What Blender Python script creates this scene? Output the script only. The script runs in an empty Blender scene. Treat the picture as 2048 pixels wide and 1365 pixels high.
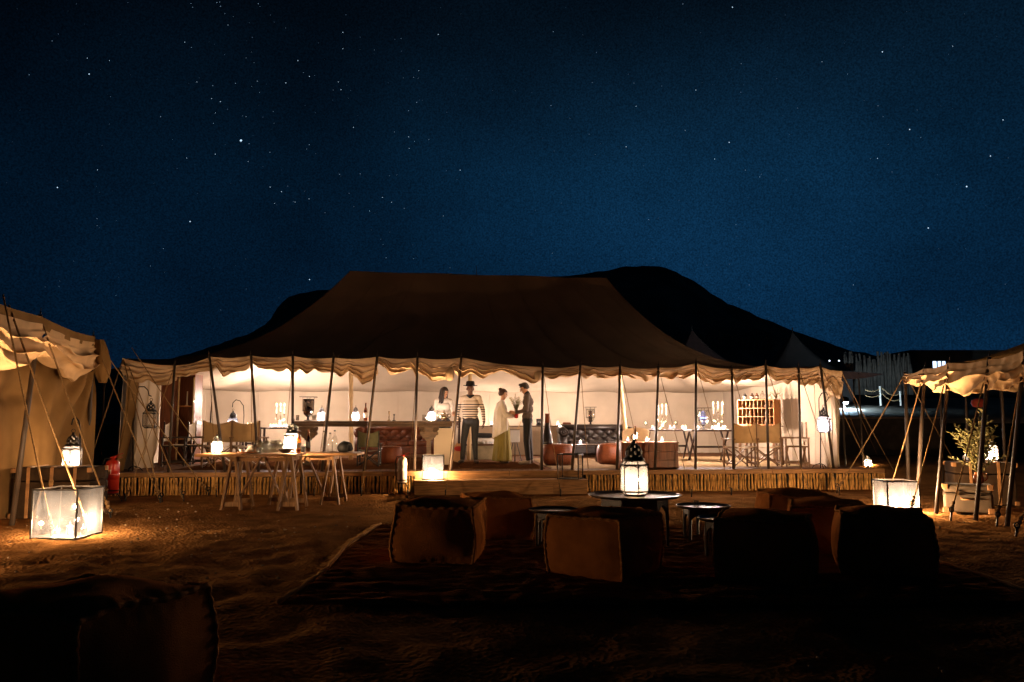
# Night-time safari tent lounge in the desert: lantern-lit main tent on a deck,
# side tents, poufs and tray tables on a rug, people inside, starry sky.
import bpy, bmesh, math, random
import numpy as np
from mathutils import Vector, Matrix, noise

random.seed(7)
SC = bpy.context.scene
COL = SC.collection
PI = math.pi

# ------------------------------------------------------------------ camera
FPX = 2048 * 28.0 / 36.0
HOR = 842.0
CAMH = 1.38
PITCH = math.atan((HOR - 682.5) / FPX)
cam_d = bpy.data.cameras.new('camera')
cam_d.lens = 28.0
cam_d.sensor_width = 36.0
cam_d.clip_end = 6000.0
cam_d.clip_start = 0.05
cam = bpy.data.objects.new('camera', cam_d)
COL.objects.link(cam)
cam.location = (0, 0, CAMH)
cam.rotation_euler = (PI / 2 + PITCH, 0, 0)
SC.camera = cam

# ------------------------------------------------------------------ render / exposure
SC.render.engine = 'CYCLES'
SC.view_settings.view_transform = 'Standard'
SC.view_settings.look = 'None'
SC.view_settings.exposure = 0.0
SC.view_settings.gamma = 1.0
SC.cycles.use_denoising = True
SC.cycles.max_bounces = 7
SC.cycles.diffuse_bounces = 2
SC.cycles.transparent_max_bounces = 24
SC.cycles.sample_clamp_indirect = 4.0
SC.cycles.caustics_reflective = False
SC.cycles.caustics_refractive = False
try:
    SC.cycles.use_light_tree = True
except Exception:
    pass

LAMP = 1.0          # overall lamp multiplier

# ------------------------------------------------------------------ night sky
wd = bpy.data.worlds.new('World')
SC.world = wd
wd.use_nodes = True
nt = wd.node_tree
nt.nodes.clear()
N = nt.nodes.new
Lk = nt.links.new
w_out = N('ShaderNodeOutputWorld')
w_bg = N('ShaderNodeBackground')
w_tc = N('ShaderNodeTexCoord')
w_sep = N('ShaderNodeSeparateXYZ')
Lk(w_tc.outputs['Generated'], w_sep.inputs[0])
w_ramp = N('ShaderNodeValToRGB')            # altitude: brighter low, dark overhead
els = w_ramp.color_ramp.elements
els[0].position = 0.0
els[0].color = (0.0022, 0.0195, 0.0540, 1)
els[1].position = 0.70
els[1].color = (0.0012, 0.0038, 0.0075, 1)
for p_, c_ in ((0.15, (0.0023, 0.0205, 0.0560)), (0.30, (0.0026, 0.0210, 0.0530)), (0.37, (0.0025, 0.0155, 0.0370)), (0.46, (0.0020, 0.0085, 0.0185))):
    e = els.new(p_); e.color = (*c_, 1)
Lk(w_sep.outputs['Z'], w_ramp.inputs[0])
# airglow: the sky is brighter toward the right-hand ridge
w_dot = N('ShaderNodeVectorMath'); w_dot.operation = 'DOT_PRODUCT'
w_dot.inputs[1].default_value = (0.50, 0.866, 0.0)
Lk(w_tc.outputs['Generated'], w_dot.inputs[0])
w_az = N('ShaderNodeValToRGB')
ae = w_az.color_ramp.elements
ae[0].position = 0.0; ae[0].color = (0.20,) * 3 + (1,)
ae[1].position = 1.0; ae[1].color = (1.0,) * 3 + (1,)
for p_, v_ in ((0.48, 0.27), (0.66, 0.42), (0.84, 0.66), (0.94, 0.95)):
    e = ae.new(p_); e.color = (v_, v_, v_, 1)
Lk(w_dot.outputs['Value'], w_az.inputs[0])
w_map = N('ShaderNodeMapping')
w_map.inputs['Rotation'].default_value = (0.25, 0.75, 0.0)
w_map.inputs['Scale'].default_value = (1.0, 1.0, 1.25)
w_map.inputs['Location'].default_value = (0.35, 0.0, 0.2)
Lk(w_tc.outputs['Generated'], w_map.inputs[0])
w_n = N('ShaderNodeTexNoise')
w_n.inputs['Scale'].default_value = 2.6
w_n.inputs['Detail'].default_value = 4.0
Lk(w_map.outputs[0], w_n.inputs['Vector'])
w_mr = N('ShaderNodeMapRange')
w_mr.inputs['From Min'].default_value = 0.34
w_mr.inputs['From Max'].default_value = 0.66
w_mr.inputs['To Min'].default_value = 0.66
w_mr.inputs['To Max'].default_value = 1.45
Lk(w_n.outputs['Fac'], w_mr.inputs['Value'])
w_g = N('ShaderNodeTexNoise')               # unresolved faint stars: fine grain
w_g.inputs['Scale'].default_value = 520.0
w_g.inputs['Detail'].default_value = 2.0
Lk(w_tc.outputs['Generated'], w_g.inputs['Vector'])
w_gr = N('ShaderNodeMapRange')
w_gr.inputs['From Min'].default_value = 0.3
w_gr.inputs['From Max'].default_value = 0.7
w_gr.inputs['To Min'].default_value = 0.58
w_gr.inputs['To Max'].default_value = 1.42
Lk(w_g.outputs['Fac'], w_gr.inputs['Value'])
w_mul = N('ShaderNodeMath'); w_mul.operation = 'MULTIPLY'
Lk(w_mr.outputs[0], w_mul.inputs[0]); Lk(w_gr.outputs[0], w_mul.inputs[1])
w_mul2 = N('ShaderNodeMath'); w_mul2.operation = 'MULTIPLY'
Lk(w_mul.outputs[0], w_mul2.inputs[0]); Lk(w_az.outputs[0], w_mul2.inputs[1])
w_vm = N('ShaderNodeVectorMath'); w_vm.operation = 'SCALE'
Lk(w_ramp.outputs[0], w_vm.inputs[0]); Lk(w_mul2.outputs[0], w_vm.inputs['Scale'])
Lk(w_vm.outputs[0], w_bg.inputs['Color'])
w_bg.inputs['Strength'].default_value = 1.0
Lk(w_bg.outputs[0], w_out.inputs[0])

# ------------------------------------------------------------------ helpers
def W(px, py, Y):
    """point at depth Y seen at photo pixel (px, py); used to measure the place"""
    u = (px - 1024.0) / FPX
    v = (682.5 - py) / FPX
    cp, sp = math.cos(PITCH), math.sin(PITCH)
    d = Vector((u, cp - v * sp, sp + v * cp))
    t = Y / d.y
    return Vector((u * t, Y, CAMH + d.z * t))

def WX(px, Y, z=CAMH):
    for py in (HOR, ):
        p = W(px, py, Y)
    # refine for height: pitch changes x slightly
    py = HOR - (z - CAMH) * FPX / Y
    return W(px, py, Y).x

def GY(py, z=0.0):
    """depth at which height z shows at pixel row py"""
    lo, hi = 1.0, 200.0
    for _ in range(50):
        mid = (lo + hi) / 2
        if W(1024, py, mid).z < z: hi = mid
        else: lo = mid
    return lo

class MB:
    def __init__(s):
        s.v = []; s.f = []; s.m = []
    def add(s, vs, fs, m=0, M=None):
        o = len(s.v)
        if M is not None: vs = [M @ Vector(p) for p in vs]
        s.v += [tuple(p) for p in vs]
        s.f += [tuple(i + o for i in f) for f in fs]
        s.m += [m] * len(fs)
        return s
    def box(s, c, d, m=0, R=None, M=None):
        x, y, z = d[0] / 2, d[1] / 2, d[2] / 2
        vs = [Vector(p) for p in ((-x,-y,-z),(x,-y,-z),(x,y,-z),(-x,y,-z),(-x,-y,z),(x,-y,z),(x,y,z),(-x,y,z))]
        if R is not None: vs = [R @ p for p in vs]
        c = Vector(c)
        vs = [p + c for p in vs]
        return s.add(vs, [(0,3,2,1),(4,5,6,7),(0,1,5,4),(1,2,6,5),(2,3,7,6),(3,0,4,7)], m, M)
    def bar(s, a, b, w, h=None, m=0, up=(0, 0, 1)):
        a = Vector(a); b = Vector(b); h = h or w
        d = (b - a); L = d.length; d.normalize()
        up = Vector(up)
        if abs(d.dot(up)) > 0.98: up = Vector((1, 0, 0))
        x = d.cross(up).normalized(); z = x.cross(d)
        R = Matrix((x, d, z)).transposed()
        return s.box((a + b) / 2, (w, L, h), m, R)
    def tube(s, pts, r, n=6, m=0, cap=True, closed=False):
        pts = [Vector(p) for p in pts]
        k = len(pts)
        rs = r if isinstance(r, (list, tuple)) else [r] * k
        t0 = (pts[1] - pts[0]).normalized()
        ref = Vector((0, 0, 1)) if abs(t0.z) < 0.9 else Vector((1, 0, 0))
        x = t0.cross(ref).normalized()
        vs = []
        for i in range(k):
            if closed: t = pts[(i + 1) % k] - pts[i - 1]
            else: t = pts[min(i + 1, k - 1)] - pts[max(i - 1, 0)]
            t.normalize()
            x = (x - t * x.dot(t)).normalized()
            y = t.cross(x)
            for j in range(n):
                a = 2 * PI * j / n
                vs.append(pts[i] + (x * math.cos(a) + y * math.sin(a)) * rs[i])
        fs = []
        for i in range(k if closed else k - 1):
            for j in range(n):
                a = i * n + j; b = i * n + (j + 1) % n
                c = ((i + 1) % k) * n + (j + 1) % n; d = ((i + 1) % k) * n + j
                fs.append((a, b, c, d))
        if cap and not closed:
            fs.append(tuple(range(n - 1, -1, -1)))
            fs.append(tuple((k - 1) * n + j for j in range(n)))
        return s.add(vs, fs, m)
    def cyl(s, a, b, r0, r1=None, n=10, m=0, cap=True):
        return s.tube([a, b], [r0, r0 if r1 is None else r1], n, m, cap)
    def lathe(s, prof, n=16, m=0, c=(0, 0, 0), M=None, ph=0.0, sx=1.0, sy=1.0):
        vs = []; fs = []
        for r, z in prof:
            for j in range(n):
                a = 2 * PI * j / n + ph
                vs.append((c[0] + sx * r * math.cos(a), c[1] + sy * r * math.sin(a), c[2] + z))
        k = len(prof)
        for i in range(k - 1):
            for j in range(n):
                fs.append((i*n+j, i*n+(j+1)%n, (i+1)*n+(j+1)%n, (i+1)*n+j))
        if prof[0][0] > 1e-5: fs.append(tuple(range(n - 1, -1, -1)))
        if prof[-1][0] > 1e-5: fs.append(tuple((k - 1) * n + j for j in range(n)))
        return s.add(vs, fs, m, M)
    def ell(s, c, r, nu=12, nv=8, m=0, R=None):
        c = Vector(c); vs = []; fs = []
        for i in range(nv + 1):
            th = PI * i / nv
            for j in range(nu):
                a = 2 * PI * j / nu
                p = Vector((r[0]*math.sin(th)*math.cos(a), r[1]*math.sin(th)*math.sin(a), -r[2]*math.cos(th)))
                if R is not None: p = R @ p
                vs.append(c + p)
        for i in range(nv):
            for j in range(nu):
                fs.append((i*nu+j, i*nu+(j+1)%nu, (i+1)*nu+(j+1)%nu, (i+1)*nu+j))
        return s.add(vs, fs, m)
    def grid(s, fn, nu, nv, m=0, wrap=False):
        vs = []; fs = []
        for i in range(nv + 1):
            for j in range(nu + 1):
                vs.append(fn(j / nu, i / nv))
        for i in range(nv):
            for j in range(nu):
                a = i * (nu + 1) + j
                fs.append((a, a + 1, a + nu + 2, a + nu + 1))
        return s.add(vs, fs, m)
    def prism(s, poly, y0, y1, m=0, M=None):
        """poly in x-z plane, extruded along y"""
        k = len(poly)
        vs = [(x, y0, z) for x, z in poly] + [(x, y1, z) for x, z in poly]
        fs = [tuple(range(k)), tuple(range(2 * k - 1, k - 1, -1))]
        fs += [(i, i + k, (i + 1) % k + k, (i + 1) % k) for i in range(k)]
        return s.add(vs, fs, m, M)
    def mesh(s, name, mats, smooth=False):
        me = bpy.data.meshes.new(name)
        me.from_pydata(s.v, [], s.f)
        if not isinstance(mats, (list, tuple)): mats = [mats]
        for q in mats: me.materials.append(q)
        if len(mats) > 1: me.polygons.foreach_set('material_index', s.m)
        if smooth: me.polygons.foreach_set('use_smooth', [True] * len(me.polygons))
        me.update()
        return me
    def build(s, name, mats, parent=None, smooth=False, world=False, bevel=0.0, solid=0.0, loc=None, auto=False):
        if world and parent is not None:
            o = parent.location
            if abs(parent.rotation_euler.z) > 1e-6:
                Mi = (Matrix.Translation(o) @ Matrix.Rotation(parent.rotation_euler.z, 4, 'Z')).inverted()
                s.v = [tuple(Mi @ Vector(p)) for p in s.v]
            else:
                s.v = [(p[0] - o.x, p[1] - o.y, p[2] - o.z) for p in s.v]
        me = s.mesh(name, mats, smooth)
        ob = bpy.data.objects.new(name, me)
        COL.objects.link(ob)
        if parent is not None: ob.parent = parent
        if loc is not None: ob.location = loc
        if bevel:
            b = ob.modifiers.new('bevel', 'BEVEL'); b.width = bevel; b.segments = 2; b.limit_method = 'ANGLE'
        if solid:
            b = ob.modifiers.new('solid', 'SOLIDIFY'); b.thickness = solid; b.offset = 0
        return ob

def tag(o, label=None, cat=None, group=None, kind=None):
    if label: o['label'] = label
    if cat: o['category'] = cat
    if group: o['group'] = group
    if kind: o['kind'] = kind
    return o

def thing(name, label, cat, loc=(0, 0, 0), rz=0.0, group=None, sc=1.0):
    o = bpy.data.objects.new(name, None)
    o.empty_display_size = 0.1
    COL.objects.link(o)
    o.location = loc; o.rotation_euler = (0, 0, rz); o.scale = (sc, sc, sc)
    return tag(o, label, cat, group)

def copy_tree(o, parent=None):
    c = o.copy()
    COL.objects.link(c)
    if parent is not None: c.parent = parent
    for ch in list(o.children):
        copy_tree(ch, c)
    return c

def place(proto, first, label, loc, rz=0.0, sc=1.0, group=None):
    o = proto if first else copy_tree(proto)
    o.location = loc; o.rotation_euler = (0, 0, rz); o.scale = (sc, sc, sc)
    o['label'] = label
    if group: o['group'] = group
    return o

WARM = (1.0, 0.62, 0.32)
INNER = (1.0, 0.75, 0.62)
K_IN, K_OUT = 11.0, 5.2
def light(parent, loc, watts, col=WARM, r=0.02, spot=False):
    d = bpy.data.lights.new('flame_light', 'POINT')
    inside = parent.location.y > 16.0 and abs(parent.location.x) < 7.6
    d.energy = watts * LAMP * (K_IN if inside else (K_OUT if col == WARM else 1.0))
    d.color = INNER if (inside and col == WARM) else col
    d.shadow_soft_size = r
    o = bpy.data.objects.new('flame_light', d)
    COL.objects.link(o)
    o.parent = parent; o.location = loc
    return o

# ------------------------------------------------------------------ materials
def M(name, col, rough=0.7, metal=0.0, var=0.2, vs=5.0, bump=0.0, bs=60.0, spec=0.4, st=(1, 1, 1), col2=None,
      transl=0.0, coat=0.0, sheen=0.0, det=4.0, tcol=None):
    m = bpy.data.materials.new(name)
    m.use_nodes = True
    t = m.node_tree
    b = t.nodes['Principled BSDF']
    out = t.nodes['Material Output']
    tc = t.nodes.new('ShaderNodeTexCoord')
    mp = t.nodes.new('ShaderNodeMapping')
    mp.inputs['Scale'].default_value = st
    t.links.new(tc.outputs['Object'], mp.inputs[0])
    n1 = t.nodes.new('ShaderNodeTexNoise')
    n1.inputs['Scale'].default_value = vs
    n1.inputs['Detail'].default_value = det
    t.links.new(mp.outputs[0], n1.inputs['Vector'])
    rp = t.nodes.new('ShaderNodeValToRGB')
    c0 = [max(0, c * (1 - var)) for c in col]
    c1 = list(col2) if col2 else [min(1, c * (1 + var)) for c in col]
    rp.color_ramp.elements[0].position = 0.32
    rp.color_ramp.elements[1].position = 0.68
    rp.color_ramp.elements[0].color = (*c0, 1)
    rp.color_ramp.elements[1].color = (*c1, 1)
    t.links.new(n1.outputs['Fac'], rp.inputs[0])
    t.links.new(rp.outputs[0], b.inputs['Base Color'])
    b.inputs['Roughness'].default_value = rough
    b.inputs['Metallic'].default_value = metal
    b.inputs['Specular IOR Level'].default_value = spec
    b.inputs['Coat Weight'].default_value = coat
    b.inputs['Sheen Weight'].default_value = sheen
    if bump:
        n2 = t.nodes.new('ShaderNodeTexNoise')
        n2.inputs['Scale'].default_value = bs
        n2.inputs['Detail'].default_value = 3.0
        t.links.new(mp.outputs[0], n2.inputs['Vector'])
        bp = t.nodes.new('ShaderNodeBump')
        bp.inputs['Strength'].default_value = bump
        bp.inputs['Distance'].default_value = 0.02
        t.links.new(n2.outputs['Fac'], bp.inputs['Height'])
        t.links.new(bp.outputs[0], b.inputs['Normal'])
    if transl:
        tr = t.nodes.new('ShaderNodeBsdfTranslucent')
        if tcol: tr.inputs['Color'].default_value = (*tcol, 1)
        else: t.links.new(rp.outputs[0], tr.inputs['Color'])
        mx = t.nodes.new('ShaderNodeMixShader')
        mx.inputs[0].default_value = transl
        t.links.new(b.outputs[0], mx.inputs[1]); t.links.new(tr.outputs[0], mx.inputs[2])
        t.links.new(mx.outputs[0], out.inputs[0])
    return m

def MEmit(name, col, strength):
    m = bpy.data.materials.new(name); m.use_nodes = True
    t = m.node_tree; t.nodes.clear()
    o = t.nodes.new('ShaderNodeOutputMaterial'); e = t.nodes.new('ShaderNodeEmission')
    e.inputs[0].default_value = (*col, 1); e.inputs[1].default_value = strength
    t.links.new(e.outputs[0], o.inputs[0])
    return m

def MGlass(name, tint=(1, 1, 1), frost=0.0, fcol=(0.9, 0.86, 0.8), rough=0.05, refl=0.12):
    """thin glass: see-through + frosted glow + fresnel gloss, lets lamp light pass"""
    m = bpy.data.materials.new(name); m.use_nodes = True
    t = m.node_tree; t.nodes.clear()
    o = t.nodes.new('ShaderNodeOutputMaterial')
    tr = t.nodes.new('ShaderNodeBsdfTransparent'); tr.inputs[0].default_value = (*tint, 1)
    gl = t.nodes.new('ShaderNodeBsdfGlossy'); gl.inputs['Roughness'].default_value = rough
    fr = t.nodes.new('ShaderNodeLayerWeight'); fr.inputs[0].default_value = 0.35
    mm = t.nodes.new('ShaderNodeMath'); mm.operation = 'MULTIPLY_ADD'
    mm.inputs[1].default_value = 0.7; mm.inputs[2].default_value = refl * 0.4
    t.links.new(fr.outputs['Facing'], mm.inputs[0])
    mx = t.nodes.new('ShaderNodeMixShader')
    t.links.new(mm.outputs[0], mx.inputs[0])
    cur = tr.outputs[0]
    if frost:
        tl = t.nodes.new('ShaderNodeBsdfTranslucent')
        tc = t.nodes.new('ShaderNodeTexCoord'); nz = t.nodes.new('ShaderNodeTexNoise')
        nz.inputs['Scale'].default_value = 9.0; nz.inputs['Detail'].default_value = 4.0
        t.links.new(tc.outputs['Object'], nz.inputs['Vector'])
        r = t.nodes.new('ShaderNodeMapRange')
        r.inputs['From Min'].default_value = 0.3; r.inputs['From Max'].default_value = 0.7
        r.inputs['To Min'].default_value = frost * 0.8; r.inputs['To Max'].default_value = min(1, frost * 1.2)
        t.links.new(nz.outputs['Fac'], r.inputs['Value'])
        tl.inputs[0].default_value = (*fcol, 1)
        m2 = t.nodes.new('ShaderNodeMixShader')
        t.links.new(r.outputs[0], m2.inputs[0])
        t.links.new(tr.outputs[0], m2.inputs[1]); t.links.new(tl.outputs[0], m2.inputs[2])
        cur = m2.outputs[0]
    t.links.new(cur, mx.inputs[1]); t.links.new(gl.outputs[0], mx.inputs[2])
    t.links.new(mx.outputs[0], o.inputs[0])
    return m

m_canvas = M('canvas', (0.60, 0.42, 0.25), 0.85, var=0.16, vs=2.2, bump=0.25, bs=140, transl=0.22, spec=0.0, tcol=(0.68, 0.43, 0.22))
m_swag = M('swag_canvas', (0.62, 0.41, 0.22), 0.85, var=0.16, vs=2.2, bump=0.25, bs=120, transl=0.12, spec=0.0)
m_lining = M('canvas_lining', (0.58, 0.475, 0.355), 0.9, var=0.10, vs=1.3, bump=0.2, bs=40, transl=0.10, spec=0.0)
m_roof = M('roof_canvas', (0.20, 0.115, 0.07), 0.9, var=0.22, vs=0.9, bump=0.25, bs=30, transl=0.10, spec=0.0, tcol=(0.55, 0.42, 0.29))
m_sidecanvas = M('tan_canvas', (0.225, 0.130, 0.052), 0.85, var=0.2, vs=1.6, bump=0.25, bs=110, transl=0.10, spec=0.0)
m_pole = M('dark_pole', (0.045, 0.030, 0.020), 0.55, var=0.4, vs=6, st=(6, 6, 0.6), bump=0.2, bs=30)
m_bamboo = M('bamboo', (0.50, 0.33, 0.15), 0.5, var=0.25, vs=8, st=(4, 4, 0.7), bump=0.15, bs=20)
m_rope = M('rope', (0.23, 0.14, 0.065), 0.9, var=0.3, vs=60, bump=0.6, bs=160, spec=0.0)
m_sand = None
m_wood = M('deck_wood', (0.12, 0.055, 0.022), 0.8, spec=0.15, var=0.42, vs=5, st=(7, 0.7, 7), bump=0.35, bs=20)
m_woodx = M('pine_wood', (0.33, 0.165, 0.06), 0.6, var=0.4, vs=5, st=(0.7, 7, 7), bump=0.35, bs=18)
m_woodz = M('upright_wood', (0.24, 0.125, 0.048), 0.65, var=0.4, vs=6, st=(7, 7, 0.7), bump=0.35, bs=18)
m_stick = M('stick_bark', (0.62, 0.34, 0.11), 0.85, var=0.45, vs=7, st=(3, 3, 1.0), bump=0.6, bs=40, spec=0.0)
m_darkwood = M('dark_wood', (0.032, 0.016, 0.009), 0.45, var=0.4, vs=5, st=(1, 6, 6), bump=0.2, bs=20)
m_greywood = M('bleached_wood', (0.085, 0.047, 0.022), 0.55, var=0.45, vs=6, st=(1, 5, 5), bump=0.4, bs=18)
m_redwood = M('mahogany', (0.20, 0.062, 0.022), 0.4, var=0.35, vs=4, st=(6, 6, 0.7), bump=0.15, bs=16, coat=0.2)
m_orangewood = M('orange_pine', (0.48, 0.19, 0.055), 0.5, var=0.3, vs=4, st=(5, 5, 0.8), bump=0.15, bs=16)
m_iron = M('black_iron', (0.018, 0.016, 0.015), 0.45, 0.6, var=0.3, vs=20, bump=0.15, bs=60)
m_brass = M('aged_brass', (0.30, 0.19, 0.085), 0.35, 0.9, var=0.4, vs=14, bump=0.2, bs=60)
m_silver = M('silver', (0.72, 0.62, 0.48), 0.18, 1.0, var=0.2, vs=10, bump=0.08, bs=30)
m_wax = M('candle_wax', (0.86, 0.80, 0.68), 0.5, var=0.05, transl=0.4, spec=0.3)
m_flame = MEmit('flame', (1.0, 0.72, 0.38), 14.0)
m_frost = MGlass('frosted_glass', (1, 1, 1), frost=0.60, fcol=(0.110, 0.120, 0.150))
m_seedglass = MGlass('dusty_glass', (1, 1, 1), frost=0.68, fcol=(0.0155, 0.0172, 0.0215))
m_clear = MGlass('clear_glass', (0.95, 0.95, 0.93), refl=0.3)
m_smoke = MGlass('smoked_glass', (0.30, 0.22, 0.17), refl=0.3)
m_amber = MGlass('amber_glass', (0.45, 0.16, 0.03), refl=0.3)
m_leatherbrown = M('brown_leather', (0.095, 0.026, 0.008), 0.42, var=0.4, vs=5, bump=0.35, bs=45, spec=0.25)
m_leatherred = M('tan_leather', (0.140, 0.036, 0.011), 0.45, var=0.35, vs=4, bump=0.35, bs=40, spec=0.25)
m_leatherblack = M('black_leather', (0.010, 0.006, 0.005), 0.32, var=0.3, vs=5, bump=0.3, bs=45, spec=0.4)
m_pouf = M('pouf_kilim', (0.44, 0.155, 0.042), 0.9, var=0.18, vs=6, bump=0.5, bs=150, spec=0.0)
m_poufedge = M('pouf_piping', (0.40, 0.17, 0.055), 0.9, var=0.3, vs=30, bump=0.5, bs=120, spec=0.0)
m_chaircanvas = M('chair_canvas', (0.52, 0.37, 0.20), 0.85, var=0.14, vs=5, bump=0.2, bs=200, transl=0.45)
m_chairwhite = M('chair_canvas_pale', (0.72, 0.62, 0.47), 0.85, var=0.12, vs=5, bump=0.2, bs=200, transl=0.35)
m_olive = M('olive_canvas', (0.10, 0.095, 0.045), 0.85, var=0.2, vs=5, bump=0.2, bs=200)
m_chairwood = M('chair_wood', (0.15, 0.075, 0.030), 0.5, var=0.35, vs=5, st=(3, 3, 3), bump=0.15, bs=30)
m_red = M('red_enamel', (0.42, 0.022, 0.010), 0.3, var=0.15, vs=6, spec=0.5, coat=0.3)
m_black = M('black_matt', (0.012, 0.012, 0.012), 0.6, var=0.3, vs=12, bump=0.1, bs=60)
m_white = M('white_ceramic', (0.75, 0.70, 0.62), 0.3, var=0.06, vs=10, spec=0.5)
m_label = M('paper_label', (0.66, 0.60, 0.48), 0.7, var=0.12, vs=30)
m_trunk = M('trunk_hide', (0.030, 0.018, 0.010), 0.85, spec=0.05, var=0.4, vs=5, bump=0.35, bs=40)
m_trunktan = M('trunk_leather', (0.24, 0.115, 0.04), 0.55, var=0.35, vs=9, bump=0.3, bs=50)
m_caseblue = M('case_fibre', (0.075, 0.052, 0.030), 0.7, var=0.22, vs=7, bump=0.25, bs=70)
m_terracotta = M('orange_glaze', (0.55, 0.16, 0.035), 0.22, var=0.2, vs=6, spec=0.6)
m_leaf = M('olive_leaf', (0.32, 0.29, 0.11), 0.55, var=0.45, vs=3, transl=0.25)
m_stem = M('twig', (0.16, 0.11, 0.05), 0.8, var=0.3)
# ------------------------------------------------------------------ ground
def sgn(x): return -1 if x < 0 else 1
def ground_z(x, y):
    n = noise.noise(Vector((x * 0.35, y * 0.35, 0.3))) * 0.05
    n += noise.noise(Vector((x * 1.3, y * 1.3, 4.0))) * 0.028
    n += noise.noise(Vector((x * 3.7, y * 3.7, 9.0))) * 0.022
    n += noise.noise(Vector((x * 9.0, y * 9.0, 2.0))) * 0.011
    # trampled sand: soft footprints
    c = noise.voronoi(Vector((x * 1.9, y * 1.25, 0.0)))[0][0]
    n -= 0.028 * math.exp(-(c / 0.22) ** 2)
    f = 1.0
    if y > 14.2: f = max(0.0, 1 - (y - 14.2) / 1.0)
    if abs(x) > 9: f *= max(0.0, 1 - (abs(x) - 9) / 3)
    if y < 2: f *= max(0.0, (y + 1) / 3)
    z = n * f
    # under the rug the ground is smooth
    if -2.1 < x < 4.4 and 5.9 < y < 11.0: z = min(z, -0.004)
    # low bank of sand heaped behind the right end of the deck
    ex = min(1.0, max(0.0, (x - 7.75) / 0.9)); ey = min(1.0, max(0.0, (y - 16.6) / 2.2)) * min(1.0, max(0.0, (27 - y) / 3))
    z += 0.37 * ex * ex * (3 - 2 * ex) * ey * ey * (3 - 2 * ey) * (1.0 if x < 13 else max(0.0, 1 - (x - 13) / 5))
    return z - 0.012

xs = [-2500, -900, -300, -120, -60, -35, -22, -15, -12]
xs += list(np.arange(-10, 10.01, 0.085))
xs += [10.5, 11, 12, 13, 15, 22, 35, 60, 120, 300, 900, 2500]
ys = [-200, -60, -20, -8, -3, 0, 1.0, 1.8]
ys += list(np.arange(2.4, 15.5, 0.085))
ys += [16, 16.4, 16.8, 17.2, 17.6, 18, 18.4, 18.8, 19.2, 20, 21, 22, 24, 25, 26, 27, 30, 38, 50, 80, 150, 300, 600, 1200, 3000]
g = MB()
nx, ny = len(xs), len(ys)
g.v = [(float(x), float(y), ground_z(x, y)) for y in ys for x in xs]
g.f = [(j*nx+i, j*nx+i+1, (j+1)*nx+i+1, (j+1)*nx+i) for j in range(ny-1) for i in range(nx-1)]
g.m = [0] * len(g.f)
m_sand = M('desert_sand', (0.225, 0.108, 0.038), 0.95, var=0.28, vs=2.4, bump=0.9, bs=16, spec=0.0, det=9)
_t = m_sand.node_tree                       # add small pebbly relief
_b = _t.nodes['Principled BSDF']
_n = _t.nodes.new('ShaderNodeTexVoronoi'); _n.inputs['Scale'].default_value = 26
_tc = [q for q in _t.nodes if q.type == 'TEX_COORD'][0]
_t.links.new(_tc.outputs['Object'], _n.inputs['Vector'])
_bp = _t.nodes.new('ShaderNodeBump'); _bp.inputs['Strength'].default_value = 0.5; _bp.inputs['Distance'].default_value = 0.03
_t.links.new(_n.outputs['Distance'], _bp.inputs['Height'])
_old = [q for q in _t.nodes if q.type == 'BUMP' and q is not _bp][0]
_t.links.new(_old.outputs[0], _bp.inputs['Normal'])
_t.links.new(_bp.outputs[0], _b.inputs['Normal'])
tag(g.build('ground', m_sand, smooth=True), 'trampled brown desert sand around the tents', None, kind='structure')

# scattered pebbles on the sand
pb = MB()
rp = random.Random(3)
for i in range(900):
    x = rp.uniform(-8, 7); y = 3.2 + 10.5 * rp.random() ** 1.2
    if -2.0 < x < 4.3 and 6.0 < y < 10.9: continue
    r = rp.uniform(0.006, 0.020)
    pb.ell((x, y, ground_z(x, y) + r * 0.3), (r, r * rp.uniform(.6, 1), r * rp.uniform(.4, .7)), 5, 3)
tag(pb.build('pebbles', M('pebble', (0.26, 0.18, 0.11), 0.9, var=0.4, vs=3)), 'small pebbles strewn over the sand', None, kind='stuff')

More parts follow.
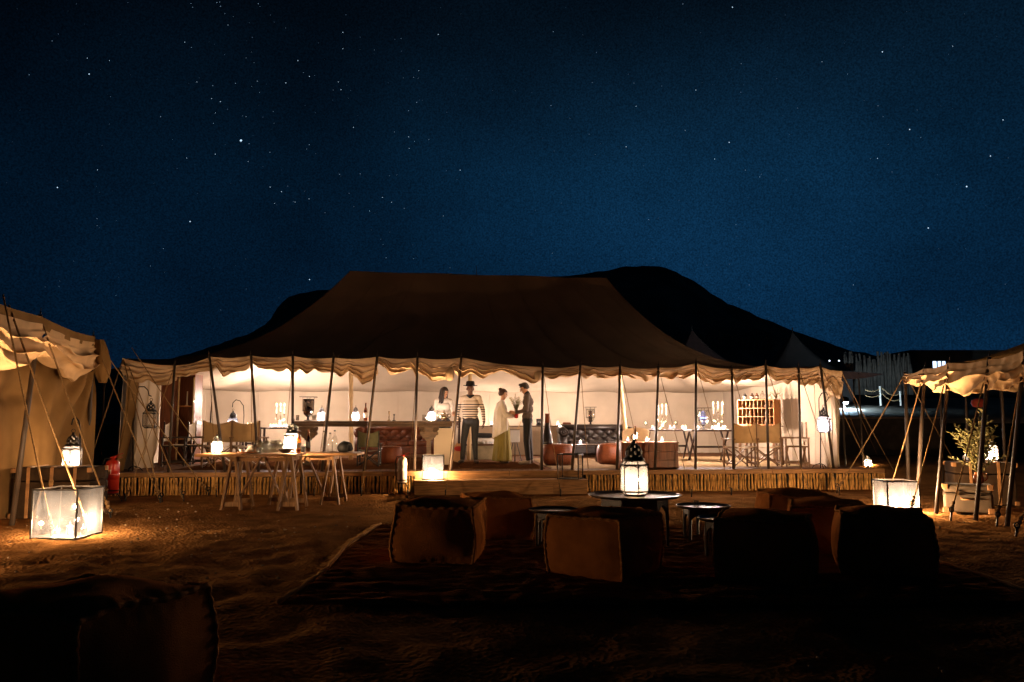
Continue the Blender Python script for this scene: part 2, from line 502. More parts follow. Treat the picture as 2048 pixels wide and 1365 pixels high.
# ------------------------------------------------------------------ mountains
crest = [(-700, 800), (-300, 770), (0, 748), (200, 735), (300, 722), (380, 702), (440, 682), (500, 660), (535, 640), (548, 615), (566, 594),
         (600, 580), (640, 573), (700, 572), (800, 585), (900, 580), (1000, 566), (1090, 548), (1180, 540), (1250, 530), (1285, 526),
         (1330, 529), (1355, 536), (1380, 552), (1415, 570), (1428, 584), (1450, 597), (1480, 610), (1560, 645), (1610, 663), (1660, 682),
         (1710, 698), (1735, 700), (1760, 709), (1850, 716), (1950, 716), (2100, 720), (2400, 735), (2800, 775)]
def crest_y(px):
    for (a, b), (c, d) in zip(crest, crest[1:]):
        if a <= px <= c:
            return b + (d - b) * (px - a) / (c - a)
    return 790
hl = MB()
NXH, NYH = 300, 26
def hillfn(u, v):
    px = -650 + 3400 * u
    Yc = 620.0
    X = W(px, 700, Yc).x
    zt = W(px, crest_y(px), Yc).z + noise.fractal(Vector((px * 0.03, 3.0, 0)), 1.0, 2.0, 5) * 1.1
    ycrest = 0.62
    if v < ycrest: h = (v / ycrest)
    else: h = max(0.0, 1 - ((v - ycrest) / (1 - ycrest)) ** 1.2)
    hh = h ** 1.15
    Y = Yc + (v - ycrest) * 520
    z = zt * hh
    p = Vector((X * 0.012, Y * 0.012, 1.0))
    e = 4 * v * (1 - v)
    rough = noise.fractal(p * 2.2, 0.9, 2.0, 5) * 9.0 * e * (1 if v < ycrest else 0.4)
    strata = math.sin(z * 0.55 + noise.noise(p * 3) * 2) * 1.3 * e
    if abs(v - ycrest) < 0.03: rough *= 0.12
    Y2 = Y + rough * 1.6 + strata * 2.0
    return (X * Y2 / Yc if v < ycrest else X, Y2, z - 2.0 + (rough * 0.25 if v < ycrest - 0.05 else noise.noise(p * 9) * 0.5))
hl.grid(hillfn, NXH, NYH)
m_hill = M('rocky_hill', (0.24, 0.19, 0.15), 0.95, var=0.35, vs=0.04, bump=0.8, bs=0.5, spec=0.0)
tag(hl.build('hills', m_hill, smooth=True), 'dark rocky table mountain ridge against the night sky', None, kind='structure')

# ------------------------------------------------------------------ stars
sa = [(252,148),(225,178),(330,18),(126,324),(385,321),(473,263),(377,252),(477,419),(694,505),(421,735),(248,811),(821,958),(807,684),(706,1075),
      (650,1150),(419,946),(798,183),(827,206),(850,355),(919,371),(1017,361),(1112,352),(1121,400),(914,427),(952,440),(930,489),(983,473),(922,534),
      (1063,505),(1180,482),(1136,507),(930,667),(1072,699),(1136,720),(1076,622),(1166,659),(1325,645),(1336,626),(1364,665),(1362,488),(1235,359),
      (1311,315),(1337,331),(1359,327),(1287,263),(1097,272),(1063,251),(1087,226),(1090,162),(985,109),(971,60),(1008,73),(1168,66),(1184,96),(1116,17),
      (937,12),(949,10),(952,28),(825,16),(832,32),(1494,65),(1481,141),(1481,211),(1617,217),(1735,222),(1706,171),(1733,168),(1893,150),(1904,34),
      (1461,355),(1439,390),(1473,388),(1515,391),(1809,306),(1742,338),(1787,335),(1806,338),(1800,443),(1765,479),(1527,551),(1704,571),(1765,592),
      (1791,611),(1853,604),(1768,642),(1683,760),(1556,752),(1467,754),(1317,827),(1243,805),(1216,829),(1167,809),(1267,872),(1275,874),(1335,860),
      (1186,880),(1404,920),(1529,894),(1508,836),(1597,912),(1652,854),(1691,875),(1746,901),(1988,736),(1928,738),(1915,934),(1655,1057),(1668,1114),
      (1786,1118),(1337,1209),(1944,1158)]
sb = [(574,18),(788,32),(14,138),(201,228),(182,357),(363,360),(372,460),(4,457),(630,390),(826,276),(824,400),(979,341),(1070,468),(1175,268),(1436,225),
      (1417,458),(1285,321),(1740,200),(1554,560),(1602,595),(1461,625),(1384,687),(1415,685),(1957,519),(1903,675),(774,616),(711,688),(844,736),(906,765),
      (584,564),(329,635),(195,668),(426,950),(803,971),(807,1022),(1190,1138),(1310,1232),(861,1232),(10,1095)]
big = {(1041, 608, 0): 3.2, (385, 321, 0): 1.5, (248, 811, 0): 1.5, (821, 958, 0): 1.6, (1800, 807, 1): 2.0, (1634, 986, 1): 1.7, (1436, 225, 1): 1.5,
       (1554, 560, 1): 1.5, (1903, 675, 1): 1.4, (1957, 519, 1): 1.3, (774, 616, 1): 1.3, (1337, 1209, 0): 1.3, (788, 32, 1): 1.3}
stars = MB()
SR = 3800.0
rs = random.Random(11)
def star(d, k, m):
    d = d.normalized()
    p = cam.location + d * SR
    r = 1.8 * k
    vs = [p + Vector(q) * r for q in ((1,0,0),(-1,0,0),(0,1,0),(0,-1,0),(0,0,1),(0,0,-1))]
    stars.add(vs, [(0,2,4),(2,1,4),(1,3,4),(3,0,4),(2,0,5),(1,2,5),(3,1,5),(0,3,5)], m)
done = set()
for (lst, ox, k) in ((sa, 0, 0), (sb, 1100, 1)):
    for (x, y) in lst + [(a, b) for (a, b, c) in big if c == k]:
        if (x, y, k) in done: continue
        done.add((x, y, k))
        s_ = big.get((x, y, k), rs.uniform(0.55, 1.0))
        d = W(ox + x / 2.16, y / 2.16, 10.0) - cam.location
        star(d, s_, 0 if s_ > 1.2 else rs.choice((0, 1, 1, 2)))
for i in range(4200):                       # the rest of the night sky, and faint ones
    a = rs.uniform(0, 2 * PI); z = rs.uniform(0.0, 1.0)
    q = math.sqrt(1 - z * z)
    d = Vector((q * math.cos(a), q * math.sin(a), z))
    star(d, 0.30 + 0.34 * rs.random() ** 3, rs.choice((1, 2, 2)))
so = stars.build('stars', [MEmit('star_bright', (0.55, 0.78, 1.0), 1.3), MEmit('star', (0.45, 0.7, 1.0), 0.55), MEmit('star_faint', (0.4, 0.62, 1.0), 0.28)])
tag(so, 'white and blue stars scattered over the night sky', None, kind='stuff')

# ------------------------------------------------------------------ deck platform
ZP = CAMH - 0.97
def Yf(px, b=0.0):
    """depth of the tent front line at pixel column px"""
    k = (px - 1024) / FPX / 1.005
    return (15.3 + 0.678 + b) / (1 - 0.0929 * k)
O2 = Vector((-7.3, 15.3)); E1 = Vector((0.9957, 0.0925)); E2 = Vector((-0.0925, 0.9957))
ANG = math.atan2(E1.y, E1.x)
def T(a, b, z=0.0):
    p = O2 + E1 * a + E2 * b
    return Vector((p.x, p.y, z))
def A_of(px, py, b=0.0):
    p = W(px, py, Yf(px, b))
    return (Vector((p.x, p.y)) - O2).dot(E1)

plat = thing('deck_platform', 'raised wooden deck with a skirt of upright sticks under the big tent', 'deck', T(7.2, 0, 0), ANG)
A0, A1, BF, BB = -0.45, 14.95, -0.22, 9.3
bw = 0.2
nb = int((A1 - A0) / bw)
bm_ = MB().box((0, (BF + BB) / 2, ZP - 0.0175), (bw - 0.006, BB - BF, 0.035)).mesh('board', m_wood)
for i in range(nb):
    o = bpy.data.objects.new('board', bm_); COL.objects.link(o); o.parent = plat
    o.location = (A0 + bw * (i + 0.5) - 7.2, 0, rp.uniform(-0.003, 0.0))
e_ = MB()
e_.box(((A0 + A1) / 2 - 7.2, (BF + BB) / 2 + 0.12, (ZP - 0.05) / 2 - 0.02), (A1 - A0 - 0.1, BB - BF - 0.34, ZP - 0.04))
e_.build('joist_frame', m_black, plat)
# edge planks, in lengths
xx = A0
while xx < A1 - 0.1:
    L = min(rp.uniform(2.2, 3.0), A1 - xx)
    MB().box((xx + L / 2 - 7.2, BF - 0.018, ZP - 0.045), (L - 0.01, 0.034, 0.085)).build('edge_plank', m_woodx, plat, bevel=0.004)
    xx += L
# upright sticks
variants = []
for k in range(8):
    q = MB(); rk = random.Random(50 + k)
    h = ZP - 0.075
    r = rk.uniform(0.016, 0.027)
    pts = [(rk.uniform(-.006, .006), rk.uniform(-.005, .005), h * t - 0.02) for t in (0, .2, .4, .6, .8, 1)]
    q.tube(pts, [r * rk.uniform(.85, 1.15) for _ in pts], 7)
    variants.append(q.mesh('stick', m_stick, True))
A_s0 = A_of(828, 970, BF); A_s1 = A_of(1172, 970, BF)
nst = 0
a = A0
while a < A1:
    if not (A_s0 < a < A_s1):
        o = bpy.data.objects.new('stick', rp.choice(variants)); COL.objects.link(o); o.parent = plat
        o.location = (a - 7.2, BF + 0.012 + rp.uniform(-0.012, 0.012), 0)
        o.rotation_euler = (rp.uniform(-.03, .03), rp.uniform(-.06, .06), rp.uniform(0, 6.28))
        o.scale = (1, 1, rp.uniform(0.96, 1.05)); nst += 1
        a += rp.uniform(0.046, 0.072)
    else:
        a += 0.05
b = BF + 0.06
while b < 3.2:                              # return along the right end
    o = bpy.data.objects.new('stick', rp.choice(variants)); COL.objects.link(o); o.parent = plat
    o.location = (A1 - 7.2 + 0.02, b, 0); o.rotation_euler = (rp.uniform(-.05, .05), 0, rp.uniform(0, 6.28))
    b += 0.055; nst += 1

# wooden step in front of the deck
s0, s1 = A_of(829, 970, -0.5) - 7.2, A_of(1170, 970, -0.5) - 7.2
step = thing('wooden_step', 'long low pine step box in front of the deck', 'step', T(7.2, 0, 0), ANG)
for k in range(3):
    MB().box(((s0 + s1) / 2, -0.72 + k * 0.158, 0.252), (s1 - s0 + 0.02 * (k % 2), 0.152, 0.034)).build('tread', m_woodx, step, bevel=0.004)
xs_ = [s0, s0 + (s1 - s0) * 0.42, s0 + (s1 - s0) * 0.8, s1]
for k in range(3):
    MB().box(((xs_[k] + xs_[k+1]) / 2, -0.765 + 0.004 * k, 0.115), (xs_[k+1] - xs_[k] - 0.008, 0.026, 0.235)).build('riser', m_woodx, step, bevel=0.003)
for x_ in (s0 + 0.02, s1 - 0.02):
    MB().box((x_, -0.52, 0.115), (0.03, 0.44, 0.23)).build('side_board', m_woodx, step)
# upper riser closing the deck behind the step
MB().box(((s0 + s1) / 2, BF - 0.022, (ZP - 0.09 + 0.01) / 2), (s1 - s0, 0.03, ZP - 0.1)).build('riser_board', m_woodx, plat)

# ------------------------------------------------------------------ main tent
tent = thing('main_tent', 'huge brown ridge tent with open front and rolled canvas valance', 'tent', T(7.0, 4.3, 0))
eave_px = [(246, 717), (353, 732), (422, 714), (505, 712), (588, 713), (669, 716), (756, 714), (836, 716), (923, 716), (1085, 735),
           (1160, 731), (1239, 733), (1315, 736), (1390, 727), (1461, 738), (1529, 731), (1594, 736), (1638, 733), (1682, 742)]
eave = [W(x, y, Yf(x)) for x, y in eave_px]
foot_px = [None, 337, 450, 517, 585, 644, 728, 829, 901, 1083, 1144, 1234, 1310, 1391, 1467, 1537, 1602, 1667, None]
LF = (Vector((eave[-1].x, eave[-1].y)) - O2).dot(E1)
L0 = (Vector((eave[0].x, eave[0].y)) - O2).dot(E1)
ZB = W(900, 779, 24.0).z                    # back eave height
BL = Vector((WX(422, 23.3), 23.3, ZB)); BR = Vector((WX(1446, 24.6), 24.6, ZB))
RL = W(700, 542, 19.4); RR = W(1213, 556, 20.5)
def lerp(a, b, t): return a + (b - a) * t
# perimeter as polyline with parameter to ridge
def front_pt(u):
    k = u * (len(eave) - 1); i = min(int(k), len(eave) - 2); f = k - i
    p = lerp(eave[i], eave[i+1], f); p.z -= 0.035 * math.sin(PI * f)
    return p
per = []
for k in range(145): u = k / 144; per.append((front_pt(u), u))
for k in range(1, 24): u = k / 24; p = lerp(eave[-1], BR, u); p.z -= 0.05 * math.sin(PI * u * 3) ** 2; per.append((p, 1.0))
for k in range(61): u = k / 60; p = lerp(BR, BL, u); p.z -= 0.04 * math.sin(PI * u * 8) ** 2; per.append((p, 1 - u))
LM = Vector((-8.45, 17.3, (ZB + eave[0].z) / 2))
for k in range(1, 24):
    u = k / 24; p = lerp(BL, LM, u / .7) if u < .7 else lerp(LM, eave[0], (u - .7) / .3); p.z -= 0.05 * math.sin(PI * u * 3) ** 2; per.append((p, 0.0))
NT = 28
rf = MB()
fl = len(per)
front_top = {}
for it in range(NT + 1):
    t = it / NT
    for p, u in per:
        # eave x position -> ridge position
        ur = min(1, max(0, (u - 0.0) / 1.0))
        r = lerp(RL, RR, ur)
        h = lerp(r, p, t)
        z = p.z + (r.z - p.z) * (1 - t) ** (2.2 + 0.35 * ur)
        z -= 0.02 * math.sin(PI * ur * 3) ** 2 * (1 - t)
        w = noise.noise(Vector((h.x * 0.5, h.y * 0.5, 7))) * 0.06 * math.sin(PI * t)
        w -= 0.075 * math.sin(PI * u * 18) ** 2 * t ** 7 * (1 - t) * 4 if it else 0
        w += noise.noise(Vector((h.x * 2.1, h.y * 1.2, 17))) * 0.022 * math.sin(PI * t)
        rf.v.append((h.x, h.y, z + w))
RFV = list(rf.v)
for it in range(NT):
    for j in range(fl):
        rf.f.append((it*fl+j, it*fl+(j+1)%fl, (it+1)*fl+(j+1)%fl, (it+1)*fl+j)); rf.m.append(0)
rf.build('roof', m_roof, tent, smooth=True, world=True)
ln = MB()                                   # pale inner lining hung just below the roof
ln.v = [(x, y, z - 0.06) for x, y, z in RFV]; ln.f = list(rf.f); ln.m = list(rf.m)
ctr_ = T(7.0, 4.3)
ln.v = [(ctr_.x + (x - ctr_.x) * 0.992, ctr_.y + (y - ctr_.y) * 0.988, z) for x, y, z in ln.v]
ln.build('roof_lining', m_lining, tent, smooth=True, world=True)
# sewn roof seams, ridge to eave
for u in (0.12, 0.25, 0.38, 0.5, 0.62, 0.75, 0.88):
    sm = MB(); pts = []
    p0 = front_pt(u); r = lerp(RL, RR, u)
    for k in range(15):
        t = k / 14; h = lerp(r, p0, t)
        z = p0.z + (r.z - p0.z) * (1 - t) ** (2.2 + 0.35 * u) - 0.02 * math.sin(PI * u * 3) ** 2 * (1 - t) + noise.noise(Vector((h.x * .5, h.y * .5, 7))) * .06 * math.sin(PI * t)
        pts.append((h.x, h.y - 0.004, z + 0.002))
    sm.tube(pts, 0.005, 5).build('roof_seam', m_roof, tent, world=True)

# walls: back, left, right (loose canvas with soft folds)
def wall(name, P0, P1, seed, z0=ZP - 0.03, amp=0.05, nu=90, mat=None, lean=0.0, par=tent):
    d = (P1 - P0); L = Vector((d.x, d.y)).length
    n = Vector((d.y, -d.x, 0)).normalized()
    w = MB()
    def fn(u, v):
        top = lerp(P0, P1, u)
        z = top.z + (z0 - top.z) * v
        s = u * L
        f = (noise.noise(Vector((s * 1.1, v * 0.6, seed))) * 1.0 + noise.noise(Vector((s * 3.2, v * 1.1, seed + 5))) * 0.45) * amp
        sc_ = 0.5 * math.sin(PI * u * L / 1.15) ** 2 * amp * (1 - v) ** 3
        f *= min(1, 0.25 + v * 1.6)
        q = Vector((top.x, top.y, z)) + n * (f + sc_ + lean * v)
        return q
    w.grid(fn, nu, 14)
    k = 1
    while par is tent and k * 1.35 < L:
        MB().tube([fn(k * 1.35 / L, j / 14) for j in range(15)], 0.011, 5).build('panel_seam', mat or m_lining, par, smooth=True, world=True); k += 1
    return w.build(name, mat or m_lining, par, smooth=True, world=True)
wall('back_wall', BL, BR, 1.0, nu=160, amp=0.10)
wall('left_wall', LM, BL, 2.0, amp=0.06)
wall('corner_wall', eave[0] + Vector((0.15, 0.3, -0.05)), LM, 4.0, amp=0.05, nu=40)
FR = W(1668, 742, Yf(1668) + 0.25)
wall('right_wall', BR, FR, 3.0, amp=0.06)
# inner pocket seam where back wall meets roof
MB().tube([lerp(BL, BR, k / 40) + Vector((0, -0.02, -0.03 - 0.02 * math.sin(k) ** 2)) for k in range(41)], 0.018, 5).build('wall_seam', m_lining, tent, world=True)

# valance: bay by bay, rolled up and tied at the posts
drops = [(30, 44, 30), (26, 25, 30), (30, 34, 20), (22, 34, 36), (34, 30, 34), (30, 50, 36), (20, 36, 44), (40, 54, 46), None,
         (22, 20, 22), (20, 32, 26), (20, 27, 20), (22, 27, 24), (30, 32, 28), (26, 30, 24), (22, 28, 34), (30, 34, 44), (44, 52, 58)]
def swag(A, B, dr, seed, nu=40, nv=44, name='valance', par=tent, mat=None, s=1.0, face=None, bulge=0.07, prof=None):
    d = B - A
    n = Vector((d.y, -d.x, 0)).normalized()          # toward the viewer side
    if face is not None: n = face
    rg = random.Random(seed)
    ph = rg.uniform(0, 6); nf = rg.uniform(2.2, 3.3)
    lean_ = rg.uniform(-0.5, 0.5)
    def drop(u):
        if prof:
            k = u * (len(prof) - 1); i = min(int(k), len(prof) - 2); f = k - i; f = f * f * (3 - 2 * f)
            return prof[i] + (prof[i+1] - prof[i]) * f
        a, b_, c = dr
        return a * (1-u)*(1-2*u) + 4*b_*u*(1-u) + c*u*(2*u-1)
    q = MB()
    kd = rg.uniform(0.5, 1.6) * rg.choice((-1, 1)); tw = rg.uniform(0, 50)
    def fn(u, v):
        top = lerp(A, B, u); top.z -= 0.035 * math.sin(PI * u) * s
        D = drop(u)
        ends = min(1.0, 0.2 + 3.4 * min(u, 1 - u))
        r = max(0.0, (v - 0.2) / 0.8)
        # rolled-up cloth: overlapping S folds that slant, pinch at the posts and wander
        w1 = noise.noise(Vector((u * 2.2 + tw, v * 1.2, seed))); w2 = noise.noise(Vector((u * 5.5, v * 3 + tw, seed + 9)))
        ph_ = 2 * PI * (nf * r + kd * (u - .5) * (0.35 + r) + 0.75 * w1) + ph
        amp = (0.45 + 1.25 * abs(noise.noise(Vector((u * 3 + seed, r * 2, tw))))) * min(1, r * 5) * (0.5 + 0.5 * ends)
        loop = amp * D * 0.8 * 1.9 / (2 * PI * nf)
        z = -D * (v if v < 0.2 else 0.2 + 0.8 * r) + loop * math.sin(ph_) * math.sin(PI * min(1, r * 1.0)) ** 0.3
        out = 0.030 * s + bulge * s * (math.sin(PI * min(1, r)) ** 0.6 if r > 0 else 0) * (0.4 + 0.6 * ends) + 0.075 * s * amp * math.cos(ph_) + 0.03 * s * w2
        z += 0.03 * s * w2 * v
        return top + n * out + Vector((0, 0, z))
    q.grid(fn, nu, nv)
    # tuck under: lower edge rolls back
    def fn2(u, v):
        p = Vector(fn(u, 1.0))
        return p - n * (0.10 * s * v) + Vector((0, 0, 0.09 * s * v * v - 0.02 * s * math.sin(PI * v)))
    q.grid(fn2, nu, 3)
    return q.build(name, mat or m_canvas, par, smooth=True, world=True)
for i, dr in enumerate(drops):
    A_, B_ = eave[i], eave[i + 1]
    if dr is not None:
        k = Yf((eave_px[i][0] + eave_px[i+1][0]) / 2) / FPX
        rv = random.Random(900 + i); a_, b_, c_ = dr
        pr = []
        for j in range(7):
            u_ = j / 6; v_ = a_ * (1-u_)*(1-2*u_) + 4*b_*u_*(1-u_) + c_*u_*(2*u_-1)
            pr.append(max(14, v_ * (0.88 + rv.uniform(-.20, .20)) * (0.72 if rv.random() < .18 else 1)) * k)
        swag(A_, B_, None, 20 + i, prof=pr)
    else:
        k = Yf(1000) / FPX
        swag(A_, B_, None, 77, nu=60, prof=[x * k for x in (40, 26, 33, 22, 14, 18, 26, 34, 24)])
# bunched knot of canvas by the door post
kb = MB(); c = W(900, 748, Yf(900) - 0.12)
kb.ell(c, (0.09, 0.07, 0.13), 14, 10)
kb.v = [tuple(Vector(p) + Vector((0, 0, 1)) * noise.noise(Vector(p) * 9) * 0.03 + Vector((1, 0, 0)) * noise.noise(Vector(p) * 13) * 0.02) for p in kb.v]
kb.build('canvas_bunch', m_canvas, tent, smooth=True, world=True)
kb = MB(); c = W(1076, 752, Yf(1076) - 0.12)
kb.ell(c, (0.08, 0.07, 0.11), 14, 10)
kb.v = [tuple(Vector(p) + Vector((0, 0, 1)) * noise.noise(Vector(p) * 9) * 0.03) for p in kb.v]
kb.build('canvas_bunch', m_canvas, tent, smooth=True, world=True)

def rope_pts(A, B, sag=0.03, n=8):
    return [lerp(A, B, k / n) - Vector((0, 0, sag * math.sin(PI * k / n))) for k in range(n + 1)]
def rope(par, A, B, r=0.008, sag=0.03, knot=True, name='guy_rope'):
    q = MB(); q.tube(rope_pts(A, B, sag), r, 5)
    if knot:
        d = (A - B).normalized()
        for k in range(4):
            q.ell(B + d * (0.06 + 0.05 * k), (r * 2.6, r * 2.3, r * 2.8), 6, 5)
    return q.build(name, m_rope, par, smooth=True, world=True)
def peg(par, P, r=0.011, ring=True):
    q = MB()
    q.cyl(P + Vector((0.0, 0.03, -0.10)), P + Vector((0, -0.02, 0.10)), r, r, 7)
    if ring:
        q.tube([P + Vector((0.032 * math.cos(a), -0.02, 0.115 + 0.032 * math.sin(a))) for a in [2 * PI * k / 10 for k in range(10)]], r * 0.7, 6, closed=True)
    return q.build('tent_peg', m_iron, par, smooth=True, world=True)
# posts with finials, guy ropes and pegs
for i, fx in enumerate(foot_px):
    if fx is None: continue
    top = eave[i] + Vector((0, -0.09, 0.0))
    yb = Yf(fx) - 0.09
    base = Vector((WX(fx, yb, ZP), yb, ZP))
    d = (top - base).normalized()
    q = MB()
    q.cyl(base, top + d * 0.03, 0.029, 0.024, 8)
    q.cyl(top + d * 0.03, top + d * 0.13, 0.007, 0.005, 6)
    q.ell(top + d * 0.06, (0.014, 0.014, 0.014), 6, 5)
    q.build('tent_pole', m_pole, tent, smooth=True, world=True)
    side = 0.35 if i > 8 else (-0.25 if i < 5 else 0.05)
    g_ = Vector((base.x + side + rp.uniform(-.1, .1), T(0, 0).y + 0.0929 * (base.x + 7.3) - 1.25 + rp.uniform(-.15, .15), 0.03))
    if 7 <= i <= 9: g_.y = base.y - 1.05
    if i in (2, 3, 4, 5, 6):
        g_ = Vector((base.x + rp.uniform(-.15, .1), base.y - 0.55, 0.03))
    rope(tent, top, g_, 0.0065, 0.02)
    peg(tent, g_ + Vector((0, -0.02, 0)), ring=False)
# corner flaps, side canvas and corner ropes
cf = MB()
def flap(u, v):
    a = eave[0] + Vector((0.10, 0.0, 0)); b_ = eave[0] + Vector((0.22, 0.25, -0.05))
    top = lerp(a, b_, u)
    bot = Vector((WX(222 + 24 * u, 15.35 + 0.4 * u, ZP), 15.35 + 0.4 * u, ZP - 0.2))
    p = lerp(top, bot, v)
    p.y += 0.05 * math.sin(u * 9 + v * 2) + 0.03 * noise.noise(Vector((u * 4, v * 3, 1)))
    p.x += 0.10 * math.sin(PI * v) * 0.6
    return p
cf.grid(flap, 16, 24).build('corner_flap', m_sidecanvas, tent, smooth=True, world=True)
# gathered door drape in the front left corner
dr_ = MB()
def drape(u, v):
    px = 266 + 54 * u
    Y = 15.85 + 0.5 * u
    x = WX(px, Y); 
    zt = W(290, 735, 15.9).z; zb = ZP + 0.03
    z = zt + (zb - zt) * v
    wob = 0.06 * math.sin(u * 17 + 0.8 * math.sin(v * 3)) * (0.35 + 0.65 * v)
    pinch = 1 - 0.25 * math.exp(-((v - 0.97) / 0.08) ** 2)
    xc = WX(293, 16.1)
    puff = 0.10 * math.exp(-((v - 0.9) / 0.06) ** 2)
    return Vector((xc + (x - xc) * pinch, Y + wob - puff, z))
dr_.grid(drape, 44, 40).build('door_drape', m_lining, tent, smooth=True, world=True)
dr_ = MB()                                   # right corner drape and drooping corner
def drape2(u, v):
    px = 1652 + 28 * u; Y = 16.95 + 0.25 * u
    zt = W(1660, 745, 16.8).z; z = zt + (ZP - zt) * v
    return Vector((WX(px, Y) + 0.03 * math.sin(v * 5), Y + 0.07 * math.sin(u * 13 + math.sin(v * 3)) * (0.4 + 0.6 * v), z))
dr_.grid(drape2, 30, 30).build('door_drape', m_lining, tent, smooth=True, world=True)
for (tx, ty, gx, gy) in ((246, 717, 150, 1010), (246, 717, 324, 1006), (256, 730, 367, 1002), (1682, 742, 1765, 934), (1675, 770, 1740, 932), (1682, 742, 1800, 965)):
    Yt = Yf(tx) if tx < 900 else Yf(tx)
    Yg = GY(gy)
    B_ = Vector((WX(gx, Yg, 0), Yg, 0.02))
    rope(tent, W(tx, ty, Yt), B_, 0.010, 0.04)
    peg(tent, B_)
# interior bamboo poles
for (px, Y, tx, ty) in ((702, 19.6, 702, 700), (938, 19.9, 941, 690), (1257, 20.2, 1232, 690)):
    b_ = Vector((WX(px, Y, ZP), Y, ZP)); t_ = W(tx, ty, Y)
    q = MB(); pts = [lerp(b_, t_, k / 12) for k in range(13)]
    q.tube(pts, [0.052 + (0.006 if k % 2 else 0) for k in range(13)], 10)
    q.build('bamboo_pole', m_bamboo, tent, smooth=True, world=True)
    bpy.context.view_layer.update()
# ridge guy rope over the roof and a ridge spike
rope(tent, W(669, 716, Yf(669) - 0.05), W(800, 655, 17.9), 0.007, 0.0, knot=False)
MB().cyl(W(953, 552, 19.9), W(953, 532, 19.9), 0.012, 0.006, 6).build('ridge_spike', m_pole, tent, world=True)
# ------------------------------------------------------------------ left tent
def pole(par, base, top, r=0.03, fin=True, name='tent_pole'):
    d = (top - base).normalized(); q = MB()
    q.cyl(base, top + d * 0.03, r, r * 0.85, 9)
    if fin:
        q.cyl(top + d * 0.03, top + d * 0.12, 0.007, 0.005, 6); q.ell(top + d * 0.06, (0.015,) * 3, 6, 5)
    return q.build(name, m_pole, par, smooth=True, world=True)
def gp(px, py, z=0.0):
    Y = GY(py, z); return Vector((WX(px, Y, z), Y, z))

lt = thing('side_tent', 'tan canvas tent at the photo\'s left edge with rolled swags', 'tent', (-8.2, 11.8, 0))
LZ = 2.82
TA = W(80, 634, 10.8); TB = W(187, 674, 13.9); TO = Vector((-5.75, 7.9, 2.80))
bA, bB = gp(24, 1051), gp(171, 1003)
pole(lt, bA, TA, 0.036); pole(lt, bB, TB, 0.034)
pole(lt, gp(199, 975), W(212, 708, 15.2), 0.022)
tcv = m_sidecanvas
# roof edge band and roof
rl = MB()
RLa = Vector((-11.0, 8.6, 4.3)); RLb = Vector((-11.2, 13.2, 4.4))
def lroof(u, v):
    e_ = lerp(TO, TB, u) if False else (lerp(TO, TA, u / .45) if u < .45 else lerp(TA, TB, (u - .45) / .55))
    e_ = Vector(e_); e_.z -= 0.04 * math.sin(PI * (u / .45 if u < .45 else (u - .45) / .55))
    r = lerp(RLa, RLb, u)
    p = lerp(e_, r, v); p.z = e_.z + (r.z - e_.z) * v ** 1.25
    return p
rl.grid(lroof, 40, 14).build('roof', m_roof, lt, smooth=True, world=True)
def bandfn(A, B):
    def f(u, v):
        p = lerp(A, B, u) + Vector((0.035, -0.01, 0)); p.z -= 0.04 * math.sin(PI * u) + 0.17 * v
        p.x += 0.012 * math.sin(u * 21) * v
        return p
    return f
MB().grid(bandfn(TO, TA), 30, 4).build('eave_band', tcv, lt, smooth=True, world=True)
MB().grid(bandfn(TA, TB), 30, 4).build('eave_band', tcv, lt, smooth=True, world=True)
nfac = Vector((0.95, -0.3, 0)).normalized()
dn = Vector((0, 0, -0.10))
swag(TO + dn, TA + dn, None, 301, nu=60, nv=30, par=lt, mat=m_swag, s=1.7, face=nfac, prof=[.45, .62, .50, .66, .56, .44], bulge=0.08)
swag(TA + dn, TB + dn, None, 305, nu=60, nv=30, par=lt, mat=m_swag, s=1.6, face=nfac, prof=[.40, .52, .60, .66, .58, .46], bulge=0.08)
# side wall hanging inside the poles, with pulled diagonal folds from the corner
lw = MB()
P0 = Vector((-6.9, 7.9, LZ - 0.25)); P1 = Vector((WX(182, 14.0), 14.0, LZ - 0.25))
def lwall(u, v):
    top = lerp(P0, P1, u); z = top.z + (-0.02 - top.z) * v
    s = u * 6.2
    f = noise.noise(Vector((s * 1.2, v * 0.5, 3))) * 0.16 + noise.noise(Vector((s * 3.0 + v * 1.5, v * 0.9, 8))) * 0.09
    # folds radiating from the upper right corner
    dx, dz = (1 - u) * 6.2, (v) * 2.6
    ang = math.atan2(dz, dx + 0.05); rad = math.hypot(dx, dz)
    f += 0.085 * math.sin(ang * 17 + 0.4) * math.exp(-((rad - 0.9) / 1.0) ** 2)
    f -= 0.16 * math.exp(-((v - 0.22 - 0.10 * math.sin(PI * u)) / 0.05) ** 2) * math.sin(PI * min(1, u * 1.15)) ** 2
    return Vector((top.x + f * 1.0, top.y - f * 0.25, z))
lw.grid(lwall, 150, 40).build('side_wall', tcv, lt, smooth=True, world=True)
wall('end_wall', P1 + Vector((0, 0, 0)), Vector((-10.8, 14.4, LZ)), 12.0, z0=0.0, mat=tcv, par=lt, nu=40)
